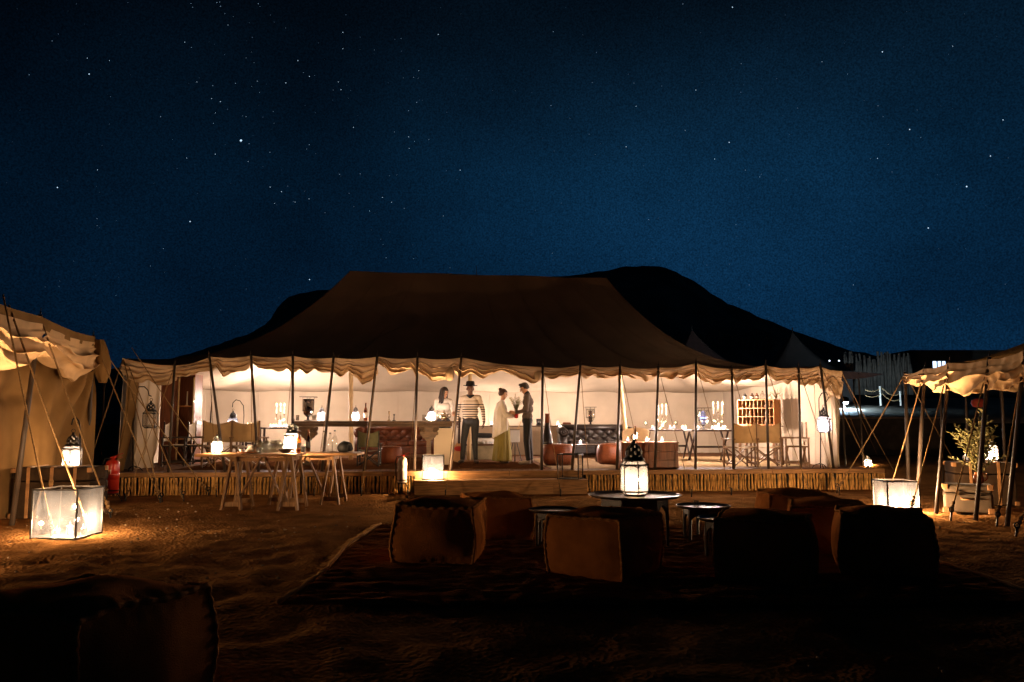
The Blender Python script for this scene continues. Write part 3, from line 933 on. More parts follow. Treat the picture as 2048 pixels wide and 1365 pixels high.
# bunch of canvas hanging at the corner post
hb = MB()
def hbf(u, v):
    a = 2 * PI * u
    r = 0.06 + 0.11 * math.sin(PI * min(1, v * 1.05)) ** 0.8 * (0.6 + 0.5 * v) + 0.02 * math.sin(5 * a + v * 3)
    c = lerp(TB + Vector((0.10, 0.0, -0.05)), W(206, 766, 14.0), v)
    return c + Vector((math.cos(a) * r, math.sin(a) * r * 0.7, 0))
hb.grid(hbf, 20, 16).build('canvas_bunch', tcv, lt, smooth=True, world=True)
for (A_, gx, gy, r) in ((TO + Vector((0, 1.0, 0)), 106, 1074, 0.011), (lerp(TO, TA, 0.62), 181, 1066, 0.012), (TA, 223, 1038, 0.012),
                       (TB, 322, 1008, 0.010), (TB, 418, 990, 0.010), (TB + Vector((0.2, 1.0, -0.1)), 460, 985, 0.009)):
    B_ = gp(gx, gy) + Vector((0, 0, 0.03))
    rope(lt, A_, B_, r, 0.03); peg(lt, B_ + Vector((0, -0.03, -0.03)), 0.013)
# loop of rope and sleeve bulb on the eave
MB().lathe([(0.0, -0.05), (0.022, -0.03), (0.026, 0.0), (0.012, 0.03), (0.006, 0.06)], 8, c=tuple(W(118, 664, 12.0))).build('eave_bulb', m_black, lt, smooth=True, world=True)

# ------------------------------------------------------------------ right tent
rt = thing('side_tent', 'open sided tan canopy tent at the photo\'s right edge', 'tent', (8.3, 11.8, 0))
R_top = [W(1810, 748, 14.0), W(1850, 738, 12.9), W(1899, 726, 11.9), W(1978, 719, 11.1), W(2050, 702, 10.5), W(2180, 690, 9.3)]
R_base = [Vector((WX(1818, 14.0, 0), 14.0, 0)), Vector((WX(1833, 12.9, 0), 12.9, 0)), gp(1872, 1028), gp(1951, 1041), gp(2014, 1053), gp(2120, 1085)]
for a, b_ in zip(R_base, R_top): pole(rt, a, b_, 0.031)
fac = Vector((-0.92, -0.38, 0))
rprof = [[.12, .20, .22, .26], [.26, .34, .40, .42], [.42, .46, .45, .43], [.43, .44, .47, .46], [.46, .50, .48, .45]]
for i in range(5):
    swag(R_top[i], R_top[i + 1], None, 400 + i, nu=40, nv=26, par=rt, mat=m_swag, s=0.85, face=fac, prof=rprof[i], bulge=0.12)
rr = MB()
def rroof(u, v):
    k = u * 5; i = min(4, int(k)); f = k - i
    e_ = lerp(R_top[i], R_top[i + 1], f); e_.z -= 0.03 * math.sin(PI * f)
    r = lerp(Vector((11.0, 14.2, 3.6)), Vector((11.0, 9.0, 3.7)), u)
    p = lerp(e_, r, v); p.z = e_.z + (r.z - e_.z) * v ** 1.5
    return p
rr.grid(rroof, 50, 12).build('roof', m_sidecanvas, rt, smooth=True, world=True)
for (px, Y) in ((1886, 17.0), (1938, 15.6), (2012, 14.6)):
    b_ = Vector((WX(px, Y, 0), Y, 0)); pole(rt, b_, b_ + Vector((0.06, 0, 2.35)), 0.026, False)
for (A_, gx, gy, r) in ((R_top[0], 1673, 986, 0.011), (R_top[1], 1771, 1012, 0.011), (R_top[2], 1821, 1026, 0.010), (R_top[3], 1900, 1040, 0.010),
                       (R_top[4], 1992, 1050, 0.011), (R_top[0], 1930, 960, 0.009), (R_top[5], 2030, 1075, 0.011)):
    B_ = gp(gx, gy) + Vector((0, 0, 0.03))
    rope(rt, A_, B_, r, 0.03); peg(rt, B_ + Vector((0, -0.03, 0.0)), 0.013)
# gathered corner tie
q = MB()
for k in range(5):
    q.tube([R_top[0], lerp(R_top[0], R_top[1], 0.35) + Vector((-0.03, -0.03, -0.04 - 0.035 * k))], 0.006, 5)
q.build('corner_tie', m_rope, rt, world=True)

# ------------------------------------------------------------------ terrace, fences, building behind
m_terr = M('pale_ground', (0.30, 0.25, 0.19), 0.95, var=0.3, vs=0.8, bump=0.6, bs=6, spec=0.05)
te = MB()
def terr(u, v):
    X = 8.6 + 60 * u ** 1.3; Y = 24.7 + 40 * v ** 1.4
    z = 1.30 + 1.9 * v ** 0.75 + noise.noise(Vector((X * .2, Y * .2, 0))) * 0.16 * min(1, v * 4)
    if u > 0.25: z -= 0.7 * (u - 0.25) * (1 - v)
    return Vector((X, Y, z))
te.grid(terr, 60, 40)
tag(te.build('terrace_slope', m_terr, smooth=True), 'pale earth slope behind the camp lit by a cold lamp', None, kind='structure')
lw_ = thing('low_wall', 'dark low masonry wall below the cold white lamp', 'wall', (WX(1768, 24.4), 24.4, 0))
q = MB(); L = WX(1872, 24.4) - WX(1664, 24.4)
q.box((0, 0, 0.72), (L, 0.36, 1.44)).build('wall_body', M('dark_render', (0.05, 0.036, 0.026), 0.9, var=0.3, bump=0.5, bs=14), lw_)
MB().box((0, 0, 1.47), (L + 0.06, 0.42, 0.055)).build('coping', M('coping_stone', (0.16, 0.11, 0.09), 0.8, var=0.3, bump=0.4, bs=20), lw_, bevel=0.01)

def stick_fence(label, x0, x1, Y, ztop, zbot, n, rr_, seed, mat):
    rg = random.Random(seed)
    f = thing('stick_fence', label, 'fence', ((x0 + x1) / 2, Y, zbot))
    me = []
    for k in range(5):
        q = MB(); h = ztop - zbot
        pts = [(rg.uniform(-.03, .03) * (1 if 0 < t < 1 else 0.5), rg.uniform(-.03, .03), h * t) for t in (0, .33, .66, 1)]
        q.tube(pts, [rr_ * rg.uniform(.7, 1.2) for _ in pts], 6); me.append(q.mesh('stick', mat, True))
    for k in range(n):
        o = bpy.data.objects.new('stick', rg.choice(me)); COL.objects.link(o); o.parent = f
        o.location = (x0 + (x1 - x0) * (k + rg.random() * .8) / n - (x0 + x1) / 2, rg.uniform(-.06, .06), 0)
        o.scale = (1, 1, rg.uniform(0.78, 1.12)); o.rotation_euler = (rg.uniform(-.05, .05), rg.uniform(-.05, .05), rg.uniform(0, 6))
    MB().tube([((x0 - x1) / 2, 0.1, (ztop - zbot) * 0.6), ((x1 - x0) / 2, 0.1, (ztop - zbot) * 0.6)], rr_ * .8, 6).build('rail', mat, f)
    return f
m_fst = M('grey_stick', (0.20, 0.16, 0.12), 0.9, var=0.4, vs=4, bump=0.4, bs=20)
stick_fence('ragged grey stick fence below the building with the lit window', WX(1692, 36), WX(1830, 36), 36, W(1750, 712, 36).z, W(1750, 790, 36).z, 62, 0.055, 5, m_fst)
stick_fence('dark stick fence on the hillside above the tent eave', WX(1342, 62), WX(1552, 62), 62, W(1450, 666, 62).z, W(1450, 700, 62).z, 60, 0.08, 6, m_fst)

bd = thing('far_building', 'flat roofed dark building with one lit window beyond the fence', 'building', (WX(1960, 50), 52, 2.0))
m_mud = M('mud_render', (0.16, 0.12, 0.085), 0.95, var=0.25, vs=0.6, bump=0.4, bs=5)
wx0, wx1 = WX(1830, 50) - WX(1960, 50), WX(2230, 50) - WX(1960, 50)
zt = W(1900, 706, 50).z - 2.0
win = [(WX(1871, 50) - WX(1960, 50)), (WX(1899, 50) - WX(1960, 50)), W(1885, 738, 50).z - 2.0, W(1885, 722, 50).z - 2.0]
q = MB()                                    # wall around the window opening
q.box(((wx0 + win[0]) / 2, 0, zt / 2 - .5), (win[0] - wx0, 4, zt + 1)); q.box(((win[1] + wx1) / 2, 0, zt / 2 - .5), (wx1 - win[1], 4, zt + 1))
q.box(((win[0] + win[1]) / 2, 0, (win[2] - 1) / 2), (win[1] - win[0], 4, win[2] + 1)); q.box(((win[0] + win[1]) / 2, 0, (win[3] + zt) / 2), (win[1] - win[0], 4, zt - win[3]))
q.build('wall', m_mud, bd)
MB().box(((wx0 + wx1) / 2, 0, zt + 0.08), (wx1 - wx0 + 0.3, 4.3, 0.16)).build('roof', m_mud, bd)
wo = MB().box(((win[0] + win[1]) / 2, -1.9, (win[2] + win[3]) / 2), (win[1] - win[0], 0.05, win[3] - win[2])).build('window', MEmit('lit_window', (0.55, 0.72, 1.0), 2.2), bd)
q = MB()
for f in (0.0, 0.36, 0.68, 1.0):
    q.box((lerp(win[0], win[1], f), -1.96, (win[2] + win[3]) / 2), (0.05, 0.05, win[3] - win[2]))
for z in (win[2], win[3]): q.box(((win[0] + win[1]) / 2, -1.965, z), (win[1] - win[0], 0.05, 0.05))
q.build('window_frame', m_black, wo)

rf_ = thing('rope_fence', 'two pale posts joined by slack ropes on the slope', 'fence', (WX(1783, 29.0), 29.0, 0))
za = W(1763, 806, 29).z
for px, y1, y0 in ((1763, 773, 808), (1803, 783, 808)):
    MB().cyl((WX(px, 29), 29, W(px, y0, 29).z - .3), (WX(px, 29), 29, W(px, y1, 29).z), 0.04, 0.035, 8).build('post', M('pale_post', (0.4, 0.34, 0.27), 0.8), rf_, world=True)
for y0, y1 in ((776, 787), (787, 798)):
    rope(rf_, W(1763, y0, 29), W(1803, y1, 29), 0.018, 0.16, False, 'rope')
    rope(rf_, W(1763, y0, 29), W(1730, y0 + 4, 29), 0.018, 0.1, False, 'rope')

# cold floodlight on a post (starry white-blue lamp)
fl_ = thing('flood_lamp', 'cold blue white lamp on a post behind the deck corner', 'lamp', (WX(1693, 27.5), 27.5, 1.3))
zl = W(1693, 803, 27.5).z - 1.3
MB().cyl((0, 0.12, 0), (0, 0.12, zl + 0.15), 0.035, 0.035, 8).build('post', m_iron, fl_)
MB().lathe([(0.02, 0.16), (0.10, 0.12), (0.13, -0.02), (0.12, -0.03)], 12, c=(0, 0, zl)).build('lamp_shade', m_iron, fl_, smooth=True)
MB().ell((0, 0, zl - 0.03), (0.085, 0.085, 0.085), 12, 8).build('bulb', MEmit('cold_bulb', (0.62, 0.82, 1.0), 30.0), fl_, smooth=True)
light(fl_, (0, -0.05, zl - 0.22), 950, (0.50, 0.75, 1.0), 0.06)

# small pointed tents behind
def pagoda(label, peak, Y, half, zE, mat):
    p = W(peak[0], peak[1], Y)
    t_ = thing('pointed_tent', label, 'tent', (p.x, Y, 0))
    q = MB()
    def fn(u, v):
        a = 2 * PI * u + PI / 4
        cx, sy = math.cos(a), math.sin(a)
        k = 1 / max(abs(cx), abs(sy))
        r = half * (v ** 1.05) * (k * 0.85 + 0.15)
        z = zE + (p.z - zE) * (1 - v) ** 1.7
        return Vector((cx * r, sy * r, z))
    q.grid(fn, 32, 14).build('roof', mat, t_, smooth=True)
    w = MB()
    def fw(u, v):
        a = 2 * PI * u + PI / 4; cx, sy = math.cos(a), math.sin(a); k = 1 / max(abs(cx), abs(sy)); r = half * (k * .85 + .15) * 0.97
        return Vector((cx * r, sy * r, zE * (1 - v)))
    w.grid(fw, 32, 3).build('wall', mat, t_)
    MB().cyl((0, 0, p.z - 0.05), (0, 0, p.z + 0.2), 0.03, 0.02, 6).build('finial', m_pole, t_)
m_pag = M('grey_canvas', (0.095, 0.08, 0.07), 0.9, var=0.2, vs=1.0, bump=0.2, bs=20, transl=0.05)
pagoda('pointed grey tent roof rising behind the right eave', (1585, 664), 36.0, 2.0, 3.5, m_pag)
pagoda('dim reddish pointed tent roof half hidden by the big roof', (1384, 660), 35.0, 2.4, 3.4, M('rust_canvas', (0.075, 0.03, 0.02), 0.9, var=0.2))

aw = thing('shade_awning', 'small pinkish awning beyond the deck corner on two thin poles', 'awning', (WX(1715, 20), 20, 0))
q = MB()
def awf(u, v):
    p = lerp(W(1660, 741, 18.5), W(1768, 748, 20.5), u); p2 = lerp(W(1660, 757, 17.9), W(1768, 749, 20.4), u)
    r = lerp(p, p2, v); r.z -= 0.06 * math.sin(PI * u) * v; return r
q.grid(awf, 20, 6).build('canopy', M('pink_canvas', (0.42, 0.28, 0.24), 0.9, var=0.15, transl=0.2), aw, smooth=True, world=True)
for px, Y, ty in ((1682, 18.9, 744), (1717, 19.4, 747)):
    t_ = W(px, ty, Y); MB().cyl((t_.x + 0.02, Y, 0), t_, 0.02, 0.018, 7).build('pole', m_pole, aw, world=True)

rl_ = thing('red_lampshade', 'dim red hanging lampshade in the dark beyond the right tent', 'lampshade', tuple(W(1957, 806, 19.0)))
MB().lathe([(0.05, 0.11), (0.15, 0.06), (0.16, -0.02), (0.12, -0.10), (0.04, -0.11)], 14).build('shade', M('red_cloth', (0.42, 0.05, 0.025), 0.8, var=0.2, transl=0.3), rl_, smooth=True)
MB().cyl((0, 0, 0.10), (0.0, 0, 0.62), 0.006, 0.006, 5).build('cord', m_black, rl_)
pp = MB(); pp.cyl((0.55, 0, 0.62), (-0.03, 0, 0.62), 0.018, 0.018, 6); pp.cyl((0.55, 0, 0.7), (0.55, 0, -rl_.location.z), 0.03, 0.03, 7)
pp.build('bracket_post', m_pole, rl_)
for px in (1659, 1678):
    d_ = thing('distant_lamp', 'tiny white lamp far off on the slope left of the stick fence', 'lamp', tuple(W(px, 722, 70)), group='tiny distant lamps')
    MB().ell((0, 0, 0), (0.07, 0.07, 0.07), 8, 6).build('bulb', MEmit('far_bulb', (0.8, 0.9, 1.0), 3.0), d_)
    MB().cyl((0, 0, -0.06), (0, 0, -3.2), 0.03, 0.03, 5).build('post', m_iron, d_)
# ------------------------------------------------------------------ lanterns
def flame_mesh():
    return MB().lathe([(0.0, 0), (0.007, 0.006), (0.0085, 0.014), (0.005, 0.028), (0.0, 0.042)], 8).mesh('flame', m_flame, True)
FLAME = flame_mesh()
def add_flame(par, loc, sc=1.0):
    o = bpy.data.objects.new('flame', FLAME); COL.objects.link(o); o.parent = par; o.location = loc; o.scale = (sc, sc, sc * 1.1)
    return o

def moroccan(label, loc, h=0.62, watts=8.0, lit=True, rz=0.0, group=None, glass=None, wide=1.0):
    """hexagonal lantern with bowed foot, tall panes, pierced dome and ring; unit height 1 scaled to h"""
    t = thing('moroccan_lantern', label, 'lantern', loc, rz, group, h)
    n = 6; R = 0.235 * wide
    zf, z0, z1, z2 = 0.02, 0.075, 0.50, 0.565
    rf_, r0, r1, r2 = R * 0.74, R, R, R * 0.72
    def pt(r, k, z): a = 2 * PI * k / n + PI / 6; return Vector((r * math.cos(a), r * math.sin(a), z))
    q = MB()                                     # metal frame
    for r, z, w in ((rf_, zf, 0.016), (r0, z0, 0.012), (r1, z1, 0.016), (r2, z2, 0.014)):
        q.tube([pt(r, k, z) for k in range(n)], w, 5, closed=True)
    for k in range(n):
        q.tube([pt(rf_, k, zf), pt(r0, k, z0), pt(r1, k, z1), pt(r2, k, z2)], 0.009, 5)
        # pierced arch at the pane head
        a, b = pt(r1, k, z1), pt(r1, k + 1, z1)
        pts = [lerp(a, b, f) - Vector((0, 0, 0.05 * (1 - math.sin(PI * f)) + 0.006 * math.sin(f * 25))) for f in [i / 8 for i in range(9)]]
        q.tube(pts, 0.008, 4)
    q.lathe([(rf_ * 0.98, 0.0), (rf_ * 0.98, zf)], n, ph=PI / 6)
    q.build('frame', m_iron, t)
    pm = glass or m_frost
    mes = []
    for k in range(n):
        b_ = MB(); ins = 0.97
        rows = [(rf_, zf), (r0, z0), (r1, z1), (r2, z2)]
        vs = []
        for r, z in rows: vs += [pt(r * ins, k, z), pt(r * ins, k + 1, z)]
        b_.add(vs, [(0, 1, 3, 2), (2, 3, 5, 4), (4, 5, 7, 6)])
        b_.build('pane', pm, t)
    d = MB()                                     # pierced dome
    prof = [(R * 0.76, 0.565), (R * 0.72, 0.60), (R * 0.58, 0.625), (R * 0.60, 0.66), (R * 0.58, 0.72), (R * 0.48, 0.775), (R * 0.32, 0.815), (R * 0.14, 0.845)]
    nn = 24; vs = []; fs = []
    for r, z in prof:
        for j in range(nn): a = 2 * PI * j / nn; vs.append((r * math.cos(a), r * math.sin(a), z))
    for i in range(len(prof) - 1):
        for j in range(nn):
            hole = (2 <= i <= 5) and (j % 4 == (1 if i % 2 else 3))
            if not hole: fs.append((i*nn+j, i*nn+(j+1)%nn, (i+1)*nn+(j+1)%nn, (i+1)*nn+j))
    d.add(vs, fs)
    d.build('dome', m_iron, t, smooth=True, solid=0.008)
    f = MB()
    f.lathe([(R * 0.16, 0.84), (R * 0.2, 0.855), (R * 0.12, 0.87), (R * 0.14, 0.885), (R * 0.08, 0.90), (0.0, 0.91)], 10)
    f.tube([(0.045 * math.cos(a), 0, 0.945 + 0.045 * math.sin(a)) for a in [2 * PI * k / 12 for k in range(12)]], 0.008, 5, closed=True)
    f.build('top_ring', m_iron, t, smooth=True)
    c = MB().lathe([(0.0, 0.02), (0.05, 0.02), (0.05, 0.13), (0.0, 0.135)], 12).build('candle', m_wax, t, smooth=False)
    if lit:
        add_flame(t, (0, 0, 0.135), 1.7)
        light(t, (0, 0, 0.235), watts, r=0.025)
    return t

def box_lantern(label, loc, s, h, watts, lit=True, rz=0.0, glass=None, candles=3):
    t = thing('box_lantern', label, 'lantern', loc, rz)
    e_ = 0.018; q = MB(); a = s / 2 - e_ / 2
    for x in (-a, a):
        for y in (-a, a): q.box((x, y, h / 2), (e_, e_, h))
    for z in (e_ / 2 + 0.001, h - e_ / 2 - 0.001):
        for s_ in (-a, a):
            q.box((0, s_, z), (s - 2 * e_, e_, e_)); q.box((s_, 0, z), (e_, s - 2 * e_, e_))
    q.build('frame', m_iron, t)
    MB().box((0, 0, 0.010), (s - 2 * e_ - .004, s - 2 * e_ - .004, 0.008)).build('base_plate', m_iron, t)
    gm = glass or m_seedglass
    for k in range(4):
        R = Matrix.Rotation(k * PI / 2, 4, 'Z')
        b_ = MB(); b_.add([(-a, -a + 0.002, e_), (a, -a + 0.002, e_), (a, -a + 0.002, h - e_), (-a, -a + 0.002, h - e_)], [(0, 1, 2, 3)], M=R); b_.build('pane', gm, t)
    rg = random.Random(int(loc[0] * 100) + 5)
    if lit:
        for k in range(candles):
            x = (k - (candles - 1) / 2) * s * 0.30; y = rg.uniform(-.08, .08) * s * 2; hc = rg.uniform(0.05, 0.11) * h * 2
            c = MB().lathe([(0.0, 0.014), (0.033, 0.014), (0.032, hc), (0.0, hc - 0.008)], 12, c=(x, y, 0)).build('candle', m_wax, t)
            add_flame(c, (x, y, hc), 1.2)
            light(t, (x, y, hc + 0.075), watts / candles, r=0.02)
    return t

m_paleglass = MGlass('milky_glass', (1, 1, 1), frost=0.66, fcol=(0.12, 0.13, 0.16))
m_boxglass = MGlass('box_glass', (1, 1, 1), frost=0.58, fcol=(0.0125, 0.0137, 0.0172))
m_bigglass = MGlass('lantern_glass', (1, 1, 1), frost=0.70, fcol=(0.21, 0.225, 0.27))
# ground lanterns -----------------------------------------------------------
p = gp(113, 1078); p.y += 0.22
box_lantern('large black framed glass box lantern on the sand beside the left tent', p, 0.56, 0.58, 150, rz=-0.05)
box_lantern('glass box lantern further along the left tent, toward the viewer', Vector((-6.3, 7.4, 0)), 0.56, 0.58, 105, rz=0.2)
p = gp(1806, 1025); p.y += 0.2
box_lantern('glowing square glass lantern on the sand beneath the right tent poles', p, 0.50, 0.47, 250, rz=0.0, glass=m_boxglass)
pz = 0.27
p = Vector((WX(866, 15.4, pz), 15.42, pz))
box_lantern('bright square lantern standing on the wooden step', p, 0.42, 0.46, 120, rz=0.08, glass=m_seedglass, candles=2)
p = Vector((WX(1141, 15.45, pz), 15.48, pz))
box_lantern('unlit empty box lantern with clear panes on the step', p, 0.42, 0.48, 0, lit=False, rz=-0.3, glass=m_clear)
p = gp(1736, 926); p.z = 0
moroccan('small glowing lantern on the sand bank past the deck corner', (WX(1736, 19.0, .36), 19.0, ground_z(WX(1736, 19.0, .36), 19.0) + 0.01), 0.30, 16, group=None, glass=m_paleglass, wide=1.2)

# hooks ---------------------------------------------------------------------
def hook(name_label, base, pts, r=0.011):
    t = thing('shepherd_hook', name_label, 'hook stand', base)
    q = MB(); q.tube(pts, r, 7); q.build('iron_rod', m_iron, t, smooth=True, world=True)
    f = MB(); b = Vector(base)
    for k in range(3):
        a = 2 * PI * k / 3 + 0.5; f.tube([b + Vector((0, 0, 0.10)), b + Vector((0.12 * math.cos(a), 0.12 * math.sin(a), 0.06)), b + Vector((0.17 * math.cos(a), 0.17 * math.sin(a), 0.0))], 0.009, 6)
    f.build('tripod_foot', m_iron, t, smooth=True, world=True)
    return t
def crook(Y, post_px, base_z, pts_px, label, r=0.011):
    base = Vector((WX(post_px, Y, base_z), Y, base_z))
    pts = [base] + [W(x, y, Y) for x, y in pts_px]
    return hook(label, base, pts, r)
# by the left tent
p = Vector((WX(143, 12.0), 12.0, W(143, 936, 12.0).z))
crook(12.1, 161, 0, [(161, 900), (160, 860), (157, 842), (151, 835), (146, 839), (143, 850)], 'iron crook holding the lantern beside the left tent wall', 0.013)
moroccan('hanging glowing lantern on a hook beside the left tent wall', (W(143, 936, 12.1).x, 12.1, W(143, 938, 12.1).z), 0.60, 14, rz=0.3)
MB  # chain between crook and ring
crook(15.62, 266, ZP, [(266, 860), (266, 800), (269, 783), (278, 774), (289, 774), (296, 781), (298, 791), (303, 793)], 'tall iron crook beside the white drape in the tent corner')
moroccan('unlit dark lantern hanging in front of the white door drape', (W(300, 856, 15.62).x, 15.62, W(300, 857, 15.62).z), 0.59, 0, lit=False, glass=m_clear)
crook(19.3, 487, ZP, [(487, 870), (488, 830), (487, 812), (480, 802), (472, 800), (466, 806), (465, 815)], 'slender arched crook above the canvas chairs')
moroccan('glowing lantern hanging above the two canvas chair backs', (W(465, 862, 19.3).x, 19.3, W(465, 862, 19.3).z), 0.53, 4.5, rz=0.2)
crook(16.55, 1641, ZP, [(1641, 850), (1638, 815), (1638, 797), (1643, 787), (1652, 785), (1658, 795), (1650, 808)], 'curved iron crook beside the right drape of the tent')
moroccan('lit lantern hanging from the crook near the tent\'s right corner', (W(1649, 866, 16.55).x, 16.55, W(1649, 866, 16.55).z), 0.58, 12, rz=0.2)

# ------------------------------------------------------------------ poufs
def pouf_mesh(seed, sx, h):
    rg = random.Random(seed); n = 26
    body = MB(); pipe = MB()
    c = Vector((0, 0, h / 2)); hx, hz = sx / 2, h / 2
    ph = rg.uniform(0, 6)
    def P(ax, sg, u, v):
        b = (1 - u * u) * (1 - v * v)
        du, dv = 1 - abs(u), 1 - abs(v)
        pl = 0
        for d, w in ((du, v), (dv, u)):
            pl -= math.exp(-((d - 0.13) / 0.07) ** 2) * (0.5 + 0.5 * math.cos(w * 8.2 * PI + ph)) * 0.010 * min(1, 4 * (1 - abs(w)))
        out = 0.055 * b ** 0.7 + pl
        if ax == 2 and sg < 0: out = 0
        k = 1 + (0.035 if ax != 2 else 0) * 0
        if ax == 0: p = Vector((sg * (hx + out), u * hx, v * hz))
        elif ax == 1: p = Vector((u * hx, sg * (hx + out), v * hz))
        else: p = Vector((u * hx, v * hx, sg * hz + sg * out * 1.15))
        # barrel: sides bow out at mid height, edges bow in plan
        s_ = 1 + 0.055 * (1 - (p.z / hz) ** 2 if abs(p.z) < hz else 0)
        p.x *= s_; p.y *= s_
        w_ = noise.noise(Vector((p.x * 3 + seed * 7, p.y * 3, p.z * 3))) * 0.030 + noise.noise(Vector((p.x * 9 + seed, p.y * 9, p.z * 9))) * 0.007
        if p.z > -hz * 0.9: p.z += w_
        p.x += w_; p.y += noise.noise(Vector((p.x * 3.3, p.y * 3 + seed * 5, p.z * 3))) * 0.025
        if p.z < -hz * .97: p.z = -hz
        return p + c
    for ax in range(3):
        for sg in (-1, 1):
            body.grid(lambda a, b, ax=ax, sg=sg: P(ax, sg, 2 * a - 1, 2 * b - 1), n, n)
    def edge(f):
        pts = []; rs = []
        m = 56
        for i in range(m + 1):
            w = 2 * i / m - 1
            pts.append(f(w)); rs.append(0.015 + 0.0035 * math.cos(w * 8.2 * PI + ph))
        pipe.tube(pts, rs, 6)
    for s1 in (-1, 1):
        for s2 in (-1, 1):
            edge(lambda w: P(0, s1, s2, w)); edge(lambda w: P(0, s1, w, s2) if True else 0)
            edge(lambda w: P(1, s1, w, s2))
    zmin = min(q[2] for q in pipe.v)
    body.v = [(x, y, z - zmin * 0) for x, y, z in body.v]
    pipe.v = [(x, y, max(z, 0.001)) for x, y, z in pipe.v]
    return body.mesh('cover', m_pouf, True), pipe.mesh('piping', m_poufedge, True)
PF = [pouf_mesh(k, 0.74, 0.52) for k in range(3)]
def pouf(label, x, y, rz, k, s=1.0):
    t = thing('pouf', label, 'pouf', (x, y, 0.012), rz, 'stitched cube poufs around the tray tables', s)
    for nm, me in zip(('cover', 'piping'), PF[k]):
        o = bpy.data.objects.new(nm, me); COL.objects.link(o); o.parent = t
def rz_of(dx, dy): return math.atan2(dy, dx)
pouf('brown stitched pouf, nearest the step lantern, at the rug\'s left side', -0.72, 8.2, -0.10, 0, 1.04)
pouf('brown stitched pouf in front of the big lantern, corner toward the viewer', 0.845, 7.40, rz_of(-.8, .6), 1, 1.0)
pouf('dark pouf with a lit right side between lantern table and rug edge', 2.25, 7.24, rz_of(-.93, .37), 2, 1.0)
pouf('dark pouf at the rug\'s right end nearest the square lantern', 3.42, 7.50, -0.34, 0, 1.0)
pouf('black shaded pouf just left of the low tray, near the step', -0.20, 9.55, 0.22, 1, 0.93)
pouf('dark pouf behind the two right-hand poufs', 3.36, 8.66, -0.30, 2, 0.95)
pouf('farthest pouf at the back right corner of the rug', 3.36, 9.62, -0.12, 0, 0.98)
pouf('large black pouf cut off by the photo\'s lower left corner', -2.02, 3.86, rz_of(.25, .7), 1, 1.05)

# ------------------------------------------------------------------ rug under the poufs
def rug(name, label, x0, x1, y0, y1, mat, z=0.006, fringe=None, rz=0.0, ctr=None, nu=120, nv=90, amp=0.008, seed=1):
    c = Vector(((x0 + x1) / 2, (y0 + y1) / 2, z))
    t = thing(name, label, 'rug', c, rz)
    q = MB(); w, h = x1 - x0, y1 - y0
    def fn(u, v):
        x = (u - .5) * w + noise.noise(Vector((v * 2.2, seed, 0))) * 0.03 * (3.0 if fringe else 1); y = (v - .5) * h + noise.noise(Vector((u * 5, seed, 3))) * 0.03
        z_ = 0.012 + abs(noise.noise(Vector((x * 1.1, y * 4.5, seed)))) * amp * 2 + noise.noise(Vector((x * 6, y * 14, seed))) * amp * 0.7
        if u in (0.0, 1.0) or v in (0.0, 1.0): z_ = 0.0
        return Vector((x, y, z_))
    q.grid(fn, nu, nv).build('rug_weave', mat, t, smooth=True)
    if fringe:
        f = MB(); rg = random.Random(seed)
        for side in (-1, 1):
            MB().tube([(side * (w / 2 + .01) + noise.noise(Vector((k / 60 * 2.2, seed, 0))) * .09 + noise.noise(Vector((k * .35, side, 1))) * .02, -h / 2 + h * k / 60, .018 + .012 * noise.noise(Vector((k * .6, side, 5)))) for k in range(61)], [.018 + .004 * noise.noise(Vector((k * .8, 2, 2))) for k in range(61)], 7).build('edge_binding', fringe, t, smooth=True)
        for side in (-1, 1):
            k = -h / 2
            while k < h / 2:
                x = side * w / 2 + noise.noise(Vector(((k / h + .5) * 2.2, seed, 0))) * .09; L = rg.uniform(.06, .12)
                f.tube([(x, k, 0.010), (x + side * L * .5, k + rg.uniform(-.01, .01), 0.014), (x + side * L, k + rg.uniform(-.03, .03), 0.004)], [0.006, 0.005, 0.003], 4)
                k += 0.028
        o = f.build('fringe', fringe, t); o['kind'] = 'stuff'
    return t
def rug_mat(name, cols, scale=3.0):
    m = M(name, cols[0], 0.95, var=0.25, vs=8, bump=0.8, bs=90, spec=0.0)
    t = m.node_tree; b = t.nodes['Principled BSDF']
    tc = [q for q in t.nodes if q.type == 'TEX_COORD'][0]
    sp = t.nodes.new('ShaderNodeSeparateXYZ'); t.links.new(tc.outputs['Object'], sp.inputs[0])
    wv = t.nodes.new('ShaderNodeTexWave'); wv.bands_direction = 'Y'; wv.inputs['Scale'].default_value = scale; wv.inputs['Distortion'].default_value = 1.2
    wv.inputs['Detail Scale'].default_value = 3
    t.links.new(tc.outputs['Object'], wv.inputs['Vector'])
    r = t.nodes.new('ShaderNodeValToRGB'); r.color_ramp.interpolation = 'CONSTANT'
    for i, c in enumerate(cols):
        e_ = r.color_ramp.elements[i] if i < 2 else r.color_ramp.elements.new(0.5)
        e_.position = i / len(cols); e_.color = (*c, 1)
    t.links.new(wv.outputs['Fac'], r.inputs[0])
    old = b.inputs['Base Color'].links[0].from_socket
    mx = t.nodes.new('ShaderNodeMix'); mx.data_type = 'RGBA'; mx.blend_type = 'MULTIPLY'; mx.inputs['Factor'].default_value = 0.0
    mx.inputs['Factor'].default_value = 0.55
    t.links.new(r.outputs[0], mx.inputs['A']); t.links.new(old, mx.inputs['B'])
    t.links.new(mx.outputs['Result'], b.inputs['Base Color'])
    return m
m_rug = rug_mat('kilim', [(0.34, 0.165, 0.06), (0.24, 0.10, 0.04), (0.38, 0.20, 0.08), (0.28, 0.135, 0.05)], 1.6)
m_fringe = M('fringe_wool', (0.46, 0.26, 0.11), 0.95, var=0.2, spec=0.0)
